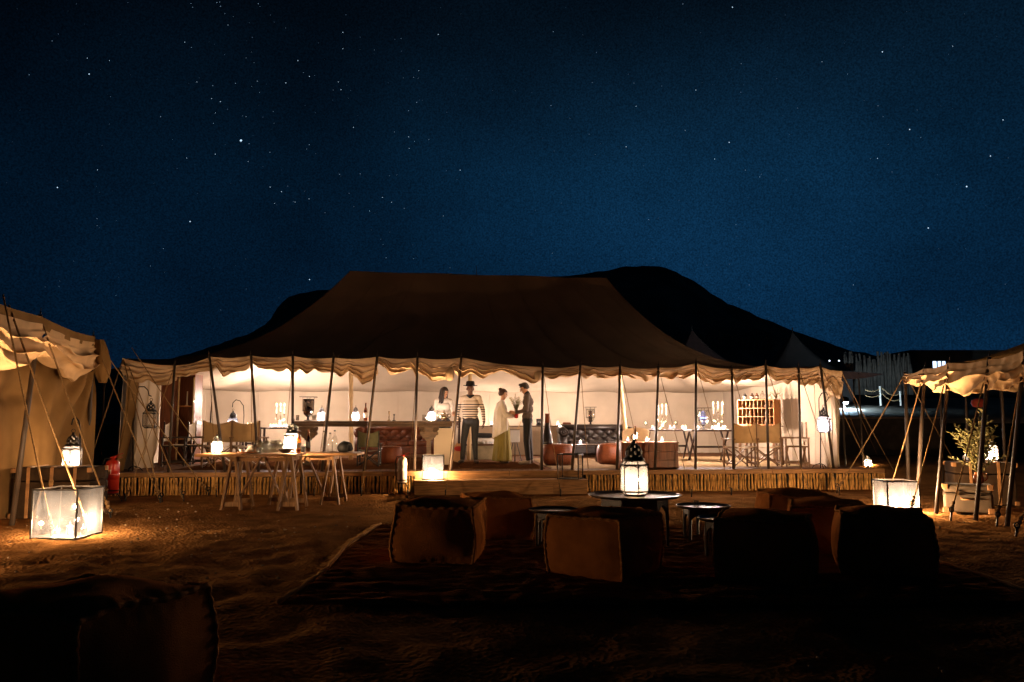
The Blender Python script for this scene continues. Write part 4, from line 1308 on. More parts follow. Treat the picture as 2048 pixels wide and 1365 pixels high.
rug('fringed_rug', 'worn striped flatweave rug under the poufs and tray tables', -1.75, 4.1, 6.15, 10.75, m_rug, 0.004, m_fringe, amp=0.025, nu=150, nv=200)
m_deckrug = rug_mat('deck_kilim', [(0.12, 0.05, 0.022), (0.07, 0.03, 0.014), (0.17, 0.085, 0.035)], 2.5)
m_creamrug = rug_mat('cream_rug', [(0.62, 0.50, 0.36), (0.52, 0.40, 0.27), (0.66, 0.55, 0.42)], 2.0)
def drug(label, px0, px1, Y0, Y1, mat, seed, zz=0.0):
    xm = (WX(px0, Y0, ZP) + WX(px1, Y0, ZP)) / 2
    x0, x1 = WX(px0, Y0, ZP), WX(px1, Y0, ZP)
    rug('deck_rug', label, x0, x1, Y0, Y1, mat, ZP + 0.003 + zz, None, ANG * 0.8, nu=50, nv=40, amp=0.008, seed=seed)
drug('brown woven rug the standing people are on', 908, 1082, 16.2, 18.9, m_deckrug, 5)
drug('cream rug in front of the black sofa', 1088, 1236, 16.35, 20.6, m_creamrug, 6)
drug('tan rug under the dining tables', 1352, 1600, 17.1, 21.6, M('jute', (0.46, 0.33, 0.19), 0.95, var=0.2, vs=20, bump=0.7, bs=60, spec=0.0), 7)
drug('dark patterned rug under the left chairs', 330, 900, 16.0, 20.8, m_deckrug, 8, 0.0)

# ------------------------------------------------------------------ tray tables
def tray_table(label, x, y, r, h, seed, mat=None):
    t = thing('tray_table', label, 'table', (x, y, 0.016), 0.3 * seed)
    q = MB()
    rim = []; nn = 48
    prof = [(0.0, h), (r * 0.86, h), (r * 0.93, h + 0.006), (r, h + 0.022), (r * 1.015, h + 0.016), (r * 0.94, h - 0.008), (r * 0.86, h - 0.012), (0.0, h - 0.012)]
    q.lathe(prof, nn)
    # scalloped rim
    q.v = [(vx * (1 + 0.018 * abs(math.sin(8 * math.atan2(vy, vx))) * (1 if math.hypot(vx, vy) > r * .97 else 0)), vy, vz) for vx, vy, vz in q.v]
    q.build('tray', mat or m_silver_dark, t, smooth=True)
    n = 6; R = r * 0.72
    for k in range(n):
        a = 2 * PI * k / n; ca, sa_ = math.cos(a), math.sin(a)
        MB().tube([(R * ca, R * sa_, 0), (R * ca * .99, R * sa_ * .99, h * .55), (R * .96 * ca, R * .96 * sa_, h - 0.014)], [0.016, 0.02, 0.022], 6).build('leg', m_darkwood, t)
        b = 2 * PI * (k + 1) / n; A_ = Vector((R * ca, R * sa_, h - 0.05)); B_ = Vector((R * math.cos(b), R * math.sin(b), h - 0.05))
        pan = MB()
        d_ = (B_ - A_); nrm = Vector((d_.y, -d_.x, 0)).normalized()
        poly = [(0, 0.035), (1, 0.035), (1, -h * .30)] + [(1 - f, -h * .30 + h * .24 * math.sin(PI * f)) for f in (.15, .3, .5, .7, .85)] + [(0, -h * .30)]
        vs = [A_ + d_ * u + Vector((0, 0, z)) + nrm * s_ for s_ in (0.009, -0.009) for u, z in poly]
        m_ = len(poly)
        pan.add(vs, [tuple(range(m_)), tuple(range(2 * m_ - 1, m_ - 1, -1))] + [(i, i + m_, (i + 1) % m_ + m_, (i + 1) % m_) for i in range(m_)])
        pan.build('carved_panel', m_darkwood, t)
    return t
m_silver_dark = M('tray_metal', (0.075, 0.050, 0.028), 0.42, 0.9, var=0.3, vs=12, bump=0.15, bs=40)
tray_table('round metal tray table carrying the big lantern among the poufs', 1.35, 8.9, 0.50, 0.54, 0)
tray_table('low round tray table between the black pouf and the lantern table', 0.47, 9.0, 0.28, 0.37, 1)
tray_table('low round tray table behind, right of the lantern table', 2.22, 9.4, 0.31, 0.37, 2)
tray_table('low round tray mostly hidden behind the dark pouf with the lit side', 2.17, 8.22, 0.28, 0.37, 3)
moroccan('tall hexagonal lantern on the round tray table in front of the step', (1.35, 8.9, 0.557), 0.68, 4.0, rz=0.15, glass=m_bigglass, wide=0.97)
# small tray things
def tea_glass(label, loc, s=1.0, group=None):
    t = thing('tea_glass', label, 'glass', loc, 0, group, s)
    MB().lathe([(0.0, 0.003), (0.026, 0.003), (0.03, 0.08), (0.028, 0.08), (0.024, 0.008), (0.0, 0.008)], 12).build('glass_body', m_clear, t, smooth=True)
    return t
tea_glass('small clear glass on the low tray behind the lantern table', (2.12, 9.3, 0.387))
# ------------------------------------------------------------------ trestle tables outside
def trestle_table(label, cx, cy, L, D, h, rz, fx):
    t = thing('trestle_table', label, 'table', (cx, cy, 0.0), rz)
    for k, (y, w) in enumerate(((-D * .25, D * .5), (D * .25, D * .5))):
        MB().box((0.01 * (k - .5), y, h - 0.02 + 0.003 * k), (L, w - 0.006, 0.04)).build('plank', m_woodx, t, bevel=0.005)
    for s in fx:
        b = MB(); b.box((s, 0, h - 0.075), (0.075, D * 0.92, 0.07)); b.build('trestle_beam', m_woodx, t, bevel=0.004)
        for y in (-D * .40, D * .40):
            for sd in (-1, 1):
                MB().bar((s + sd * 0.028, y, h - 0.05), (s + sd * 0.15, y + (0.06 if y > 0 else -0.06), -0.01), 0.036, 0.088, up=(0, 1, 0)).build('leg', m_woodz, t, bevel=0.003)
            MB().box((s, y + (0.035 if y > 0 else -0.035), 0.085), (0.22, 0.024, 0.07)).build('foot_stretcher', m_woodz, t, bevel=0.003)
    xm = (fx[0] + fx[1]) / 2
    for s in fx:
        dx = 0.03 if s > xm else -0.03
        MB().bar((xm + dx, -D * .36, h - 0.06), (s - (0.12 if s > xm else -0.12), -D * .43, 0.20), 0.026, 0.072, up=(0, 1, 0)).build('brace', m_woodz, t, bevel=0.003)
    MB().box((xm, -D * .33, h - 0.085), (fx[1] - fx[0] - 0.08, 0.024, 0.06)).build('apron', m_woodx, t)
    return t
Y1 = 12.9; Y2 = 13.75
c1 = WX(504, Y1, .88); trestle_table('left wooden trestle table with the glasses and lantern', c1, Y1, 1.58, 0.66, 0.86, 0.03, (WX(477, Y1, .4) - c1, WX(586, Y1, .4) - c1))
c2 = WX(640, Y2, .84); trestle_table('right wooden trestle table with three water bottles', c2, Y2, 1.40, 0.66, 0.84, 0.02, (WX(568, Y2, .4) - c2, WX(668, Y2, .4) - c2))
ZT1, ZT2 = 0.866, 0.846
def on1(px, dy=0.0, Y=Y1): return Vector((WX(px, Y + dy, ZT1), Y + dy, ZT1))
def on2(px, dy=0.0): return Vector((WX(px, Y2 + dy, ZT2), Y2 + dy, ZT2))
moroccan('squat glowing lantern on the left end of the left trestle table', on1(433, -0.02), 0.33, 36, rz=0.2, glass=m_paleglass, wide=1.15)
moroccan('tall lantern behind the glasses where the two trestle tables meet', on1(584, 0.14), 0.56, 40, rz=0.5, glass=m_paleglass, wide=1.05)

GL = {}
def tumbler(label, loc, kind=0, group=None):
    t = thing('drinking_glass', label, 'glass', loc, 0, group)
    if kind not in GL:
        if kind == 0: pr = [(0.0, 0.004), (0.034, 0.004), (0.040, 0.13), (0.037, 0.13), (0.031, 0.014), (0.0, 0.014)]
        elif kind == 1: pr = [(0.0, 0.003), (0.036, 0.003), (0.034, 0.006), (0.005, 0.012), (0.005, 0.085), (0.03, 0.10), (0.044, 0.14), (0.040, 0.20), (0.038, 0.20), (0.041, 0.14), (0.027, 0.104), (0.0, 0.092)]
        else: pr = [(0.0, 0.004), (0.03, 0.004), (0.032, 0.17), (0.03, 0.17), (0.027, 0.012), (0.0, 0.012)]
        GL[kind] = MB().lathe(pr, 14).mesh('glass_body', m_clear, True)
    o = bpy.data.objects.new('glass_body', GL[kind]); COL.objects.link(o); o.parent = t
    return t
rg = random.Random(21)
spots = [(512, .05), (519, -.06), (524, .1), (528, 0), (533, -.1), (537, .07), (541, -.03), (546, .12), (549, -.09), (553, .03), (556, .13), (560, -.05), (563, .08), (516, .16), (530, .18), (544, .2)]
for i, (px, dy) in enumerate(spots):
    k = i % 3
    tumbler(('clear tumbler in the crowd of glasses on the left trestle table', 'stemmed wine glass among the glasses on the left trestle table', 'tall highball glass among the glasses on the left trestle table')[k],
            on1(px, dy), k, ('tumblers on the trestle table', 'wine glasses on the trestle table', 'tall glasses on the trestle table')[k])
def bottle(name, label, loc, h, r, mat, lab=None, cap=None, neck=0.3):
    t = thing(name, label, 'bottle', loc)
    MB().lathe([(0.0, 0.003), (r * .92, 0.003), (r, 0.012), (r, h * (0.62 - neck * .1)), (r * .8, h * .68), (r * .38, h * .76), (r * .34, h * .95), (r * .4, h * .955), (r * .4, h * .985), (r * .33, h)], 16).build('glass_body', mat, t, smooth=True)
    if lab: MB().lathe([(r * 1.01, h * .18), (r * 1.01, h * .46)], 16).build('label', lab, t, smooth=True)
    if cap: MB().lathe([(r * .42, h * .955), (r * .42, h * 1.01), (0, h * 1.012)], 10).build('cap', cap, t)
    return t
for px, dy, h in ((648, 0.0, .36), (660, -0.08, .33), (669, 0.1, .37)):
    bottle('water_bottle', {648: 'clear glass water bottle, leftmost of three on the right trestle table', 660: 'shortest clear water bottle, between two others on the right trestle table', 669: 'clear glass water bottle beside the black bag on the trestle table'}[px], on2(px, dy), h, 0.046, m_clear, cap=m_black)
bottle('wine_bottle', 'amber bottle with dark neck beside the tall lantern on the table', on1(597, -0.18, 13.0) * 1 + Vector((0, 0, 0)), 0.36, 0.037, m_amber, m_label, m_redwood)
bottle('wine_bottle', 'dark amber bottle on the left end of the right trestle table', on2(616, 0.05), 0.38, 0.037, m_amber, m_black, m_redwood)
t = thing('serving_bowl', 'dark wide bowl in front of the tall lantern on the trestle table', 'bowl', on1(572, -0.2))
MB().lathe([(0.0, 0.004), (0.05, 0.004), (0.06, 0.012), (0.11, 0.055), (0.12, 0.075), (0.114, 0.075), (0.1, 0.052), (0.05, 0.018), (0.0, 0.016)], 20).build('bowl_body', m_darkwood, t, smooth=True)
t = thing('ice_bucket', 'small black bucket on the right trestle table by the amber bottle', 'bucket', on2(605, -0.1))
MB().lathe([(0.0, 0.003), (0.04, 0.003), (0.052, 0.10), (0.048, 0.10), (0.037, 0.01), (0.0, 0.01)], 14).build('bucket_body', m_black, t, smooth=True)
MB().tube([(0.05 * math.cos(a), 0, 0.10 + 0.05 * math.sin(a)) for a in [PI * k / 8 for k in range(9)]], 0.003, 5).build('handle', m_silver, t)
t = thing('serving_plate', 'flat orange serving plate left of the glasses', 'plate', on1(497, -0.05))
MB().lathe([(0.0, 0.003), (0.10, 0.003), (0.15, 0.012), (0.155, 0.018), (0.148, 0.017), (0.10, 0.008), (0.0, 0.008)], 24).build('plate_body', m_terracotta, t, smooth=True)
t = thing('cup', 'small white cup on the left trestle table', 'cup', on1(483, 0.08))
MB().lathe([(0.0, 0.002), (0.026, 0.002), (0.036, 0.055), (0.033, 0.055), (0.024, 0.008), (0.0, 0.008)], 14).build('cup_body', m_white, t, smooth=True)
MB().tube([(0.034 + 0.018 * math.sin(a), 0, 0.03 + 0.018 * math.cos(a)) for a in [PI * k / 8 for k in range(9)]], 0.004, 5).build('handle', m_white, t)
t = thing('napkin_stack', 'crumpled pale cloth napkins beside the glasses', 'napkins', on1(504, 0.2))
nk = MB()
nk.grid(lambda u, v: Vector(((u - .5) * .2, (v - .5) * .14, 0.01 + 0.11 * (math.sin(PI * u) * math.sin(PI * v)) ** .7 + noise.noise(Vector((u * 5, v * 5, 2))) * .03 * math.sin(PI * u) * math.sin(PI * v))), 20, 20).build('cloth', m_white, t, smooth=True)
t = thing('rucksack', 'slumped black rucksack on the right end of the trestle table', 'bag', on2(690, 0.0))
bk = MB(); bk.ell((0, 0, 0.085), (0.14, 0.10, 0.10), 18, 12)
bk.v = [(x * (1.1 - z * 1.5), y, max(0.0, z + noise.noise(Vector((x * 8, y * 8, z * 8))) * 0.025)) for x, y, z in bk.v]
bk.build('bag_body', m_black, t, smooth=True)
MB().tube([(0.05 + 0.10 * f, -0.10, 0.15 * math.sin(PI * f * .9) + 0.01) for f in [k / 8 for k in range(9)]], 0.011, 6).build('strap', m_black, t, smooth=True)

# ------------------------------------------------------------------ fire extinguishers
def extinguisher(label, loc, h, r, standh, body=None):
    t = thing('fire_extinguisher', label, 'fire extinguisher', loc)
    z = standh
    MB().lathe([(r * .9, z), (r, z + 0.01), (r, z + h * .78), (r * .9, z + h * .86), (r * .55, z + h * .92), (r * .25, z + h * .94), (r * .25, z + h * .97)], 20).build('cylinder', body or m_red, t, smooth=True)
    v = MB(); v.box((0, 0, z + h * .985), (r * .7, r * .5, h * .05)); v.bar((0, 0, z + h), (r * 1.5, 0, z + h * 1.10), 0.016, 0.010); v.bar((0, 0, z + h * .99), (r * 1.4, 0, z + h * .99), 0.016, 0.008)
    v.build('valve_handle', m_red, t)
    MB().tube([(-r * .2, -0.01, z + h * .97), (-r * 1.1, -0.02, z + h * .95), (-r * 1.45, -0.03, z + h * .75), (-r * 1.3, -0.03, z + h * .3), (-r * 1.2, -0.03, z + h * .1)], 0.011, 6).build('hose', m_black, t, smooth=True)
    MB().lathe([(r * 1.01, z + h * .38), (r * 1.01, z + h * .62)], 20).build('label', m_label if r < .1 else m_red, t, smooth=True)
    s = MB()
    s.tube([(r * 1.08 * math.cos(a), r * 1.08 * math.sin(a), z + 0.05) for a in [2 * PI * k / 16 for k in range(16)]], 0.008, 5, closed=True)
    s.lathe([(r * 1.05, z - 0.012), (r * 1.05, z - 0.002)], 16)
    for k in range(3):
        a = 2 * PI * k / 3 + 0.4; s.cyl((r * .8 * math.cos(a), r * .8 * math.sin(a), z - 0.005), (r * 1.5 * math.cos(a), r * 1.5 * math.sin(a), 0.0), 0.010, 0.010, 6)
    s.build('stand', m_iron, t)
    return t
p = Vector((WX(222, 13.9, 0), 13.9, 0.0)); extinguisher('red fire extinguisher beside the left tent\'s corner pole', p, 0.62, 0.115, 0.14)
p = Vector((WX(804, 15.50, 0), 15.50, 0.0)); extinguisher('fire extinguisher coloured pale with the glare of the lantern on the step', p, 0.52, 0.090, 0.20, M('lantern_glare_enamel', (0.66, 0.52, 0.42), 0.35, var=0.08))  # red body coloured pale: glare of the step lantern put into the enamel colour

# ------------------------------------------------------------------ trunks, suitcase, plants
def trunk(label, loc, w, d, h, rz, mat, straps=2, name='travel_trunk'):
    t = thing(name, label, 'trunk', loc, rz)
    MB().box((0, 0, h * .36), (w, d, h * .72)).build('trunk_body', mat, t, bevel=0.02)
    MB().box((0, 0, h * .865), (w + 0.006, d + 0.006, h * .262)).build('lid', mat, t, bevel=0.03)
    for k in range(straps):
        x = (-.5 + (k + .5) / straps) * w * .9
        q = MB(); q.box((x, -d / 2 - 0.006, h * .5), (0.045, 0.012, h * .98)); q.box((x, 0, h + 0.003), (0.045, d, 0.012)); q.build('strap', m_trunktan, t, bevel=0.003)
    for x in (-w / 2, w / 2):
        for y in (-d / 2, d / 2):
            for z in (0.04, h - 0.04): MB().box((x * .985, y * .98, z), (0.07, 0.07, 0.07)).build('corner_cap', m_trunktan, t, bevel=0.012)
    q = MB(); q.box((0, -d / 2 - 0.008, h * .7), (0.06, 0.014, 0.07)); q.build('lock', m_brass, t, bevel=0.004)
    q = MB(); q.tube([(w / 2 + 0.004, -.09, h * .5), (w / 2 + 0.04, -.07, h * .46), (w / 2 + 0.04, .07, h * .46), (w / 2 + 0.004, .09, h * .5)], 0.011, 6); q.build('handle', m_trunktan, t)
    return t
trunk('old dark trunk with leather straps behind the big box lantern', Vector((WX(105, 11.6, 0), 11.75, 0)), 1.05, 0.55, 0.72, 0.10, m_trunk, 3)
trunk('second dark trunk at the end of the left tent', Vector((WX(163, 12.9, 0), 13.0, 0)), 0.55, 0.5, 0.58, 0.25, m_trunk, 1)
YC = 12.35
sc_ = thing('suitcase', 'small worn suitcase with tan corners on the sand by the right tent', 'suitcase', (WX(1937, YC, 0), YC, 0.0), -0.50)
w, d, h = 0.66, 0.40, 0.42
MB().box((0, 0, h * .35), (w, d, h * .70)).build('case_body', m_caseblue, sc_, bevel=0.035)
MB().box((0, 0, h * .855), (w, d, h * .285)).build('lid', m_caseblue, sc_, bevel=0.035)
for x in (-w / 2 + .03, w / 2 - .03):
    for z in (0.035, h - 0.035): MB().box((x, -d / 2 - 0.001, z), (0.085, 0.02, 0.085)).build('corner_cap', m_trunktan, sc_, bevel=0.01)
for x in (-.13, .13):
    q = MB(); q.box((x, -d / 2 - 0.008, h * .70), (0.035, 0.016, 0.085)); q.build('latch', m_brass, sc_, bevel=0.004)
q = MB(); q.tube([(-.09, -d / 2, h * .52), (-.08, -d / 2 - .035, h * .48), (.08, -d / 2 - .035, h * .48), (.09, -d / 2, h * .52)], 0.012, 7); q.build('handle', m_trunktan, sc_, smooth=True)
YT = 13.5
trunk('big black trunk behind the suitcase with candle and lantern on top', Vector((WX(1962, YT, 0), YT, 0)), 0.92, 0.55, 0.70, -0.25, m_trunk, 2)
moroccan('squat glowing lantern on the black trunk at the photo\'s right', (WX(1979, YT, .7), YT - 0.05, 0.712), 0.46, 14, glass=m_paleglass, wide=1.0)

def leaf_mesh(l, w):
    q = MB()
    q.add([(0, 0, 0), (w * .5, l * .35, 0.006), (w * .42, l * .7, 0.004), (0, l, -0.006), (-w * .42, l * .7, 0.004), (-w * .5, l * .35, 0.006), (0, l * .4, -0.004)],
          [(0, 1, 6), (1, 2, 6), (2, 3, 6), (3, 4, 6), (4, 5, 6), (5, 0, 6)])
    return q
def foliage(par, stems, seed, ll, lw, n_leaf, spread, H, droop=0.2, name='crown', low=0.15, maxlean=0.8):
    rg = random.Random(seed); cr = MB(); st_ = MB(); base = leaf_mesh(ll, lw)
    for s in range(stems):
        a = rg.uniform(0, 2 * PI); k = rg.uniform(0.1, 1) ** 0.6
        tip = Vector((math.cos(a) * spread * k, math.sin(a) * spread * k * .8, H * (rg.uniform(.65, 1.0) - 0.45 * k * k * maxlean)))
        pts = []
        for i in range(9):
            f = i / 8
            p = tip * f; p.x = tip.x * f ** 1.5; p.y = tip.y * f ** 1.5; p.z -= droop * k * max(0, f - .6) ** 2
            pts.append(p)
        st_.tube(pts, [0.006 * (1 - .8 * i / 8) for i in range(9)], 5)
        for j in range(n_leaf):
            f = low + (1 - low) * (j + rg.random()) / n_leaf
            i = min(7, int(f * 8)); q0 = lerp(pts[i], pts[i + 1], f * 8 - i); tan = (pts[i + 1] - pts[i]).normalized()
            az = rg.uniform(0, 2 * PI)
            dv = (Vector((math.cos(az), math.sin(az), rg.uniform(-.2, .5))) + tan * 0.7).normalized()
            zz = Vector((rg.uniform(-1, 1), rg.uniform(-1, 1), 1)).normalized()
            xx_ = dv.cross(zz).normalized(); zz = xx_.cross(dv)
            s_ = rg.uniform(.6, 1.15)
            Mx = Matrix((xx_, dv, zz)).transposed().to_4x4() * 1.0
            Mx = Matrix.Translation(q0) @ Mx @ Matrix.Scale(s_, 4)
            cr.add(base.v, base.f, 0, Mx)
    st_.build('stems', m_stem, par, smooth=True)
    return cr.build(name, m_leaf, par)
jg = thing('jug', 'orange glazed jug on top of the suitcase', 'jug', (WX(1956, YC, .42), YC - 0.02, h + 0.003))
MB().lathe([(0.0, 0.003), (0.055, 0.003), (0.075, 0.03), (0.08, 0.08), (0.065, 0.13), (0.05, 0.15), (0.055, 0.17), (0.05, 0.17), (0.045, 0.15), (0.0, 0.12)], 18).build('jug_body', m_terracotta, jg, smooth=True)
MB().tube([(0.055, 0, 0.15), (0.12, 0, 0.15), (0.135, 0, 0.10), (0.115, 0, 0.055), (0.076, 0, 0.045)], 0.012, 7).build('handle', m_terracotta, jg, smooth=True)
pl = thing('leafy_bouquet', 'tall spray of olive green leafy branches in the orange jug', 'plant', (WX(1956, YC, .55), YC - 0.02, h + 0.13))
foliage(pl, 38, 5, 0.085, 0.026, 30, 0.44, 1.12, maxlean=1.0)

def votive(label, loc, watts=0.0, group=None, s=1.0, flame=True):
    t = thing('votive_candle', label, 'candle', loc, 0, group, s)
    MB().lathe([(0.0, 0.002), (0.030, 0.002), (0.034, 0.062), (0.031, 0.062), (0.027, 0.008), (0.0, 0.008)], 12).build('glass_cup', m_frost, t, smooth=True)
    MB().lathe([(0.0, 0.009), (0.025, 0.009), (0.026, 0.03), (0.0, 0.032)], 10).build('wax', m_wax, t)
    if flame: add_flame(t, (0, 0, 0.032), 1.25)
    if watts: light(t, (0, 0, 0.115), watts, r=0.015)
    return t
votive('lone candle on the black trunk left of the leafy bouquet', (WX(1925, YT, .7), YT - 0.1, 0.712), 3, s=1.4)

# ------------------------------------------------------------------ interior: bar
def D(px, Y, dz=0.0): return Vector((WX(px, Y, ZP + dz), Y, ZP + dz))
YB = 17.5
bx0, bx1 = WX(590, YB), WX(906, YB)
BLn = bx1 - bx0
bar = thing('carved_bar', 'long carved wooden bar counter inside the tent with lanterns on it', 'bar', ((bx0 + bx1) / 2, YB, ZP))
HB = 0.965
MB().box((0, 0, HB - 0.0225), (BLn, 0.56, 0.045)).build('countertop', m_greywood, bar, bevel=0.008)
q = MB(); q.box((0, -0.235, HB - 0.085), (BLn - 0.06, 0.04, 0.075)); q.box((0, 0.235, HB - 0.085), (BLn - 0.06, 0.04, 0.075)); q.build('apron', m_greywood, bar, bevel=0.006)
q = MB()
for k in range(3): q.box((0, -0.263 - 0.004 * k, HB - 0.055 - 0.022 * k), (BLn - 0.04, 0.016, 0.012))
q.build('moulding', m_greywood, bar)
def corbel(x):
    q = MB(); zt_ = HB - 0.125
    half = [(0.045, zt_ - 0.62), (0.045, zt_ - 0.30), (0.075, zt_ - 0.285), (0.085, zt_ - 0.25), (0.13, zt_ - 0.235), (0.15, zt_ - 0.19), (0.195, zt_ - 0.17), (0.20, zt_ - 0.12), (0.17, zt_ - 0.10), (0.215, zt_ - 0.06), (0.21, zt_)]
    poly = [(x + a, z) for a, z in half] + [(x - a, z) for a, z in reversed(half)]
    q.prism(poly, -0.22, -0.16)
    q.box((x, -0.19, (zt_ - 0.6) / 2), (0.10, 0.066, zt_ - 0.6 + 0.02))
    q.box((x, -0.19, 0.03), (0.18, 0.12, 0.06))
    o = q.build('leg', m_greywood, bar)
    s_ = MB()
    for sd in (-1, 1):
        pts = [(x + sd * (0.135 + 0.06 * (1 - k / 26) * math.cos(k * .55)), -0.232, zt_ - 0.075 + 0.055 * (1 - k / 26) * math.sin(k * .55)) for k in range(24)]
        s_.tube(pts, 0.011, 5)
    s_.build('scroll', m_greywood, o, smooth=True)
corbel(WX(860, YB) - bar.location.x); corbel(WX(622, YB) - bar.location.x)
MB().box((WX(886, YB) - bar.location.x, 0.10, 0.41), (0.40, 0.03, 0.80)).build('end_panel', m_lining, bar)
ZBAR = ZP + HB
def onbar(px, dy=0.0): return Vector((WX(px, YB + dy, ZBAR), YB + dy, ZBAR + 0.002))
moroccan('glowing lantern on the bar, leftmost of the three there', onbar(643, -.05), 0.34, 12, glass=m_paleglass, wide=1.1)
moroccan('glowing lantern on the bar in front of the bamboo pole', onbar(711, -.02), 0.34, 12, rz=.4, glass=m_paleglass, wide=1.05)
moroccan('glowing lantern on the bar next to the silver teapot', onbar(863, -.05), 0.35, 12, rz=.2, glass=m_paleglass, wide=1.25)
bottle('spirit_bottle', 'tall amber bottle with pale label on the bar', onbar(731), 0.39, 0.042, m_amber, m_label, m_redwood)
def teapot(label, loc, s=1.0):
    t = thing('teapot', label, 'teapot', loc, 0, None, s)
    MB().lathe([(0.0, 0.012), (0.05, 0.012), (0.06, 0.03), (0.085, 0.06), (0.095, 0.095), (0.08, 0.13), (0.05, 0.15), (0.045, 0.155)], 20).build('pot_body', m_silver, t, smooth=True)
    MB().lathe([(0.048, 0.155), (0.04, 0.18), (0.018, 0.20), (0.010, 0.21), (0.014, 0.22), (0.006, 0.24), (0.0, 0.245)], 14).build('lid', m_silver, t, smooth=True)
    MB().tube([(-0.08, 0, 0.07), (-0.125, 0, 0.09), (-0.14, 0, 0.13), (-0.165, 0, 0.165)], [0.02, 0.014, 0.011, 0.009], 8).build('spout', m_silver, t, smooth=True)
    MB().tube([(0.07, 0, 0.13), (0.12, 0, 0.15), (0.15, 0, 0.125), (0.14, 0, 0.085), (0.085, 0, 0.065)], 0.009, 7).build('handle', m_silver, t, smooth=True)
    f = MB()
    for k in range(4): a = PI / 4 + k * PI / 2; f.cyl((0.045 * math.cos(a), 0.045 * math.sin(a), 0.018), (0.055 * math.cos(a), 0.055 * math.sin(a), 0), 0.009, 0.007, 6)
    f.build('feet', m_silver, t)
teapot('round silver teapot on the right end of the bar', onbar(888, -.05), 1.0)
def candlestick(label, loc, h):
    t = thing('candlestick', label, 'candlestick', loc)
    MB().lathe([(0.0, 0.002), (0.04, 0.002), (0.038, 0.014), (0.012, 0.025), (0.01, h * .35), (0.022, h * .4), (0.01, h * .45), (0.010, h * .7), (0.024, h * .74), (0.010, h * .79), (0.018, h * .9), (0.024, h), (0.0, h)], 12).build('stem', m_brass if h > .18 else m_iron, t, smooth=True)
candlestick('taller of two small empty candlesticks in the middle of the bar', onbar(778), 0.21)
candlestick('shorter of two small empty candlesticks in the middle of the bar', onbar(788), 0.15)
for px in (848, 852):
    tumbler({848: 'short tumbler at the front edge of the bar left of the lantern', 852: 'short tumbler at the back of the bar behind the lantern by the teapot'}[px], onbar(px, .08 if px > 850 else -.1), 0, 'tumblers on the bar by the teapot')
for px in (595, 626, 631):
    tumbler({595: 'tumbler at the very left end of the bar', 626: 'tumbler touching the right side of the smoked hurricane lamp', 631: 'tumbler between the smoked hurricane lamp and the leftmost bar lantern'}[px], onbar(px, .08), 0, 'glasses on the left end of the bar')
def hurricane(label, loc, h, glow=None, watts=0, glass=None, s=1.0, col=WARM):
    t = thing('hurricane_lamp', label, 'lamp', loc, 0, None, s)
    r = 0.12
    MB().lathe([(0.0, 0.003), (r * .75, 0.003), (r * .7, 0.02), (0.03, 0.03), (0.025, h * .16), (r * .5, h * .2), (r * .55, h * .235), (0.0, h * .24)], 18).build('base', m_iron, t, smooth=True)
    MB().lathe([(r * .62, h * .22), (r * .85, h * .30), (r, h * .45), (r, h * .90)], 20).build('glass_chimney', glass or m_clear, t, smooth=True)
    MB().lathe([(r * .45, h * .24), (r * .5, h * .78), (0.0, h * .79)], 14).build('mantle', m_smoke if glow is None else m_frost, t, smooth=True)
    q = MB(); q.box((0, 0, h * .985), (r * 2.7, r * 2.7, 0.012)); 
    for a in (0, PI / 2, PI, 3 * PI / 2): q.cyl((r * 1.04 * math.cos(a), r * 1.04 * math.sin(a), h * .40), (r * 1.04 * math.cos(a), r * 1.04 * math.sin(a), h * .98), 0.005, 0.005, 5)
    q.tube([(r * 1.04 * math.cos(a), r * 1.04 * math.sin(a), h * .42) for a in [2 * PI * k / 16 for k in range(16)]], 0.006, 5, closed=True)
    q.build('top_plate', m_iron, t)
    if glow: MB().lathe([(r * .62, h * .5), (r * .64, h * .54), (r * .5, h * .56), (0, h * .565)], 14).build('burner_glow', glow, t, smooth=True)
    if watts: light(t, (0, -r * .75, h * .6), watts, col)
    return t
hurricane('tall smoked hurricane lamp with flat metal top on the bar', onbar(616, 0.02), 0.53, glass=m_smoke)

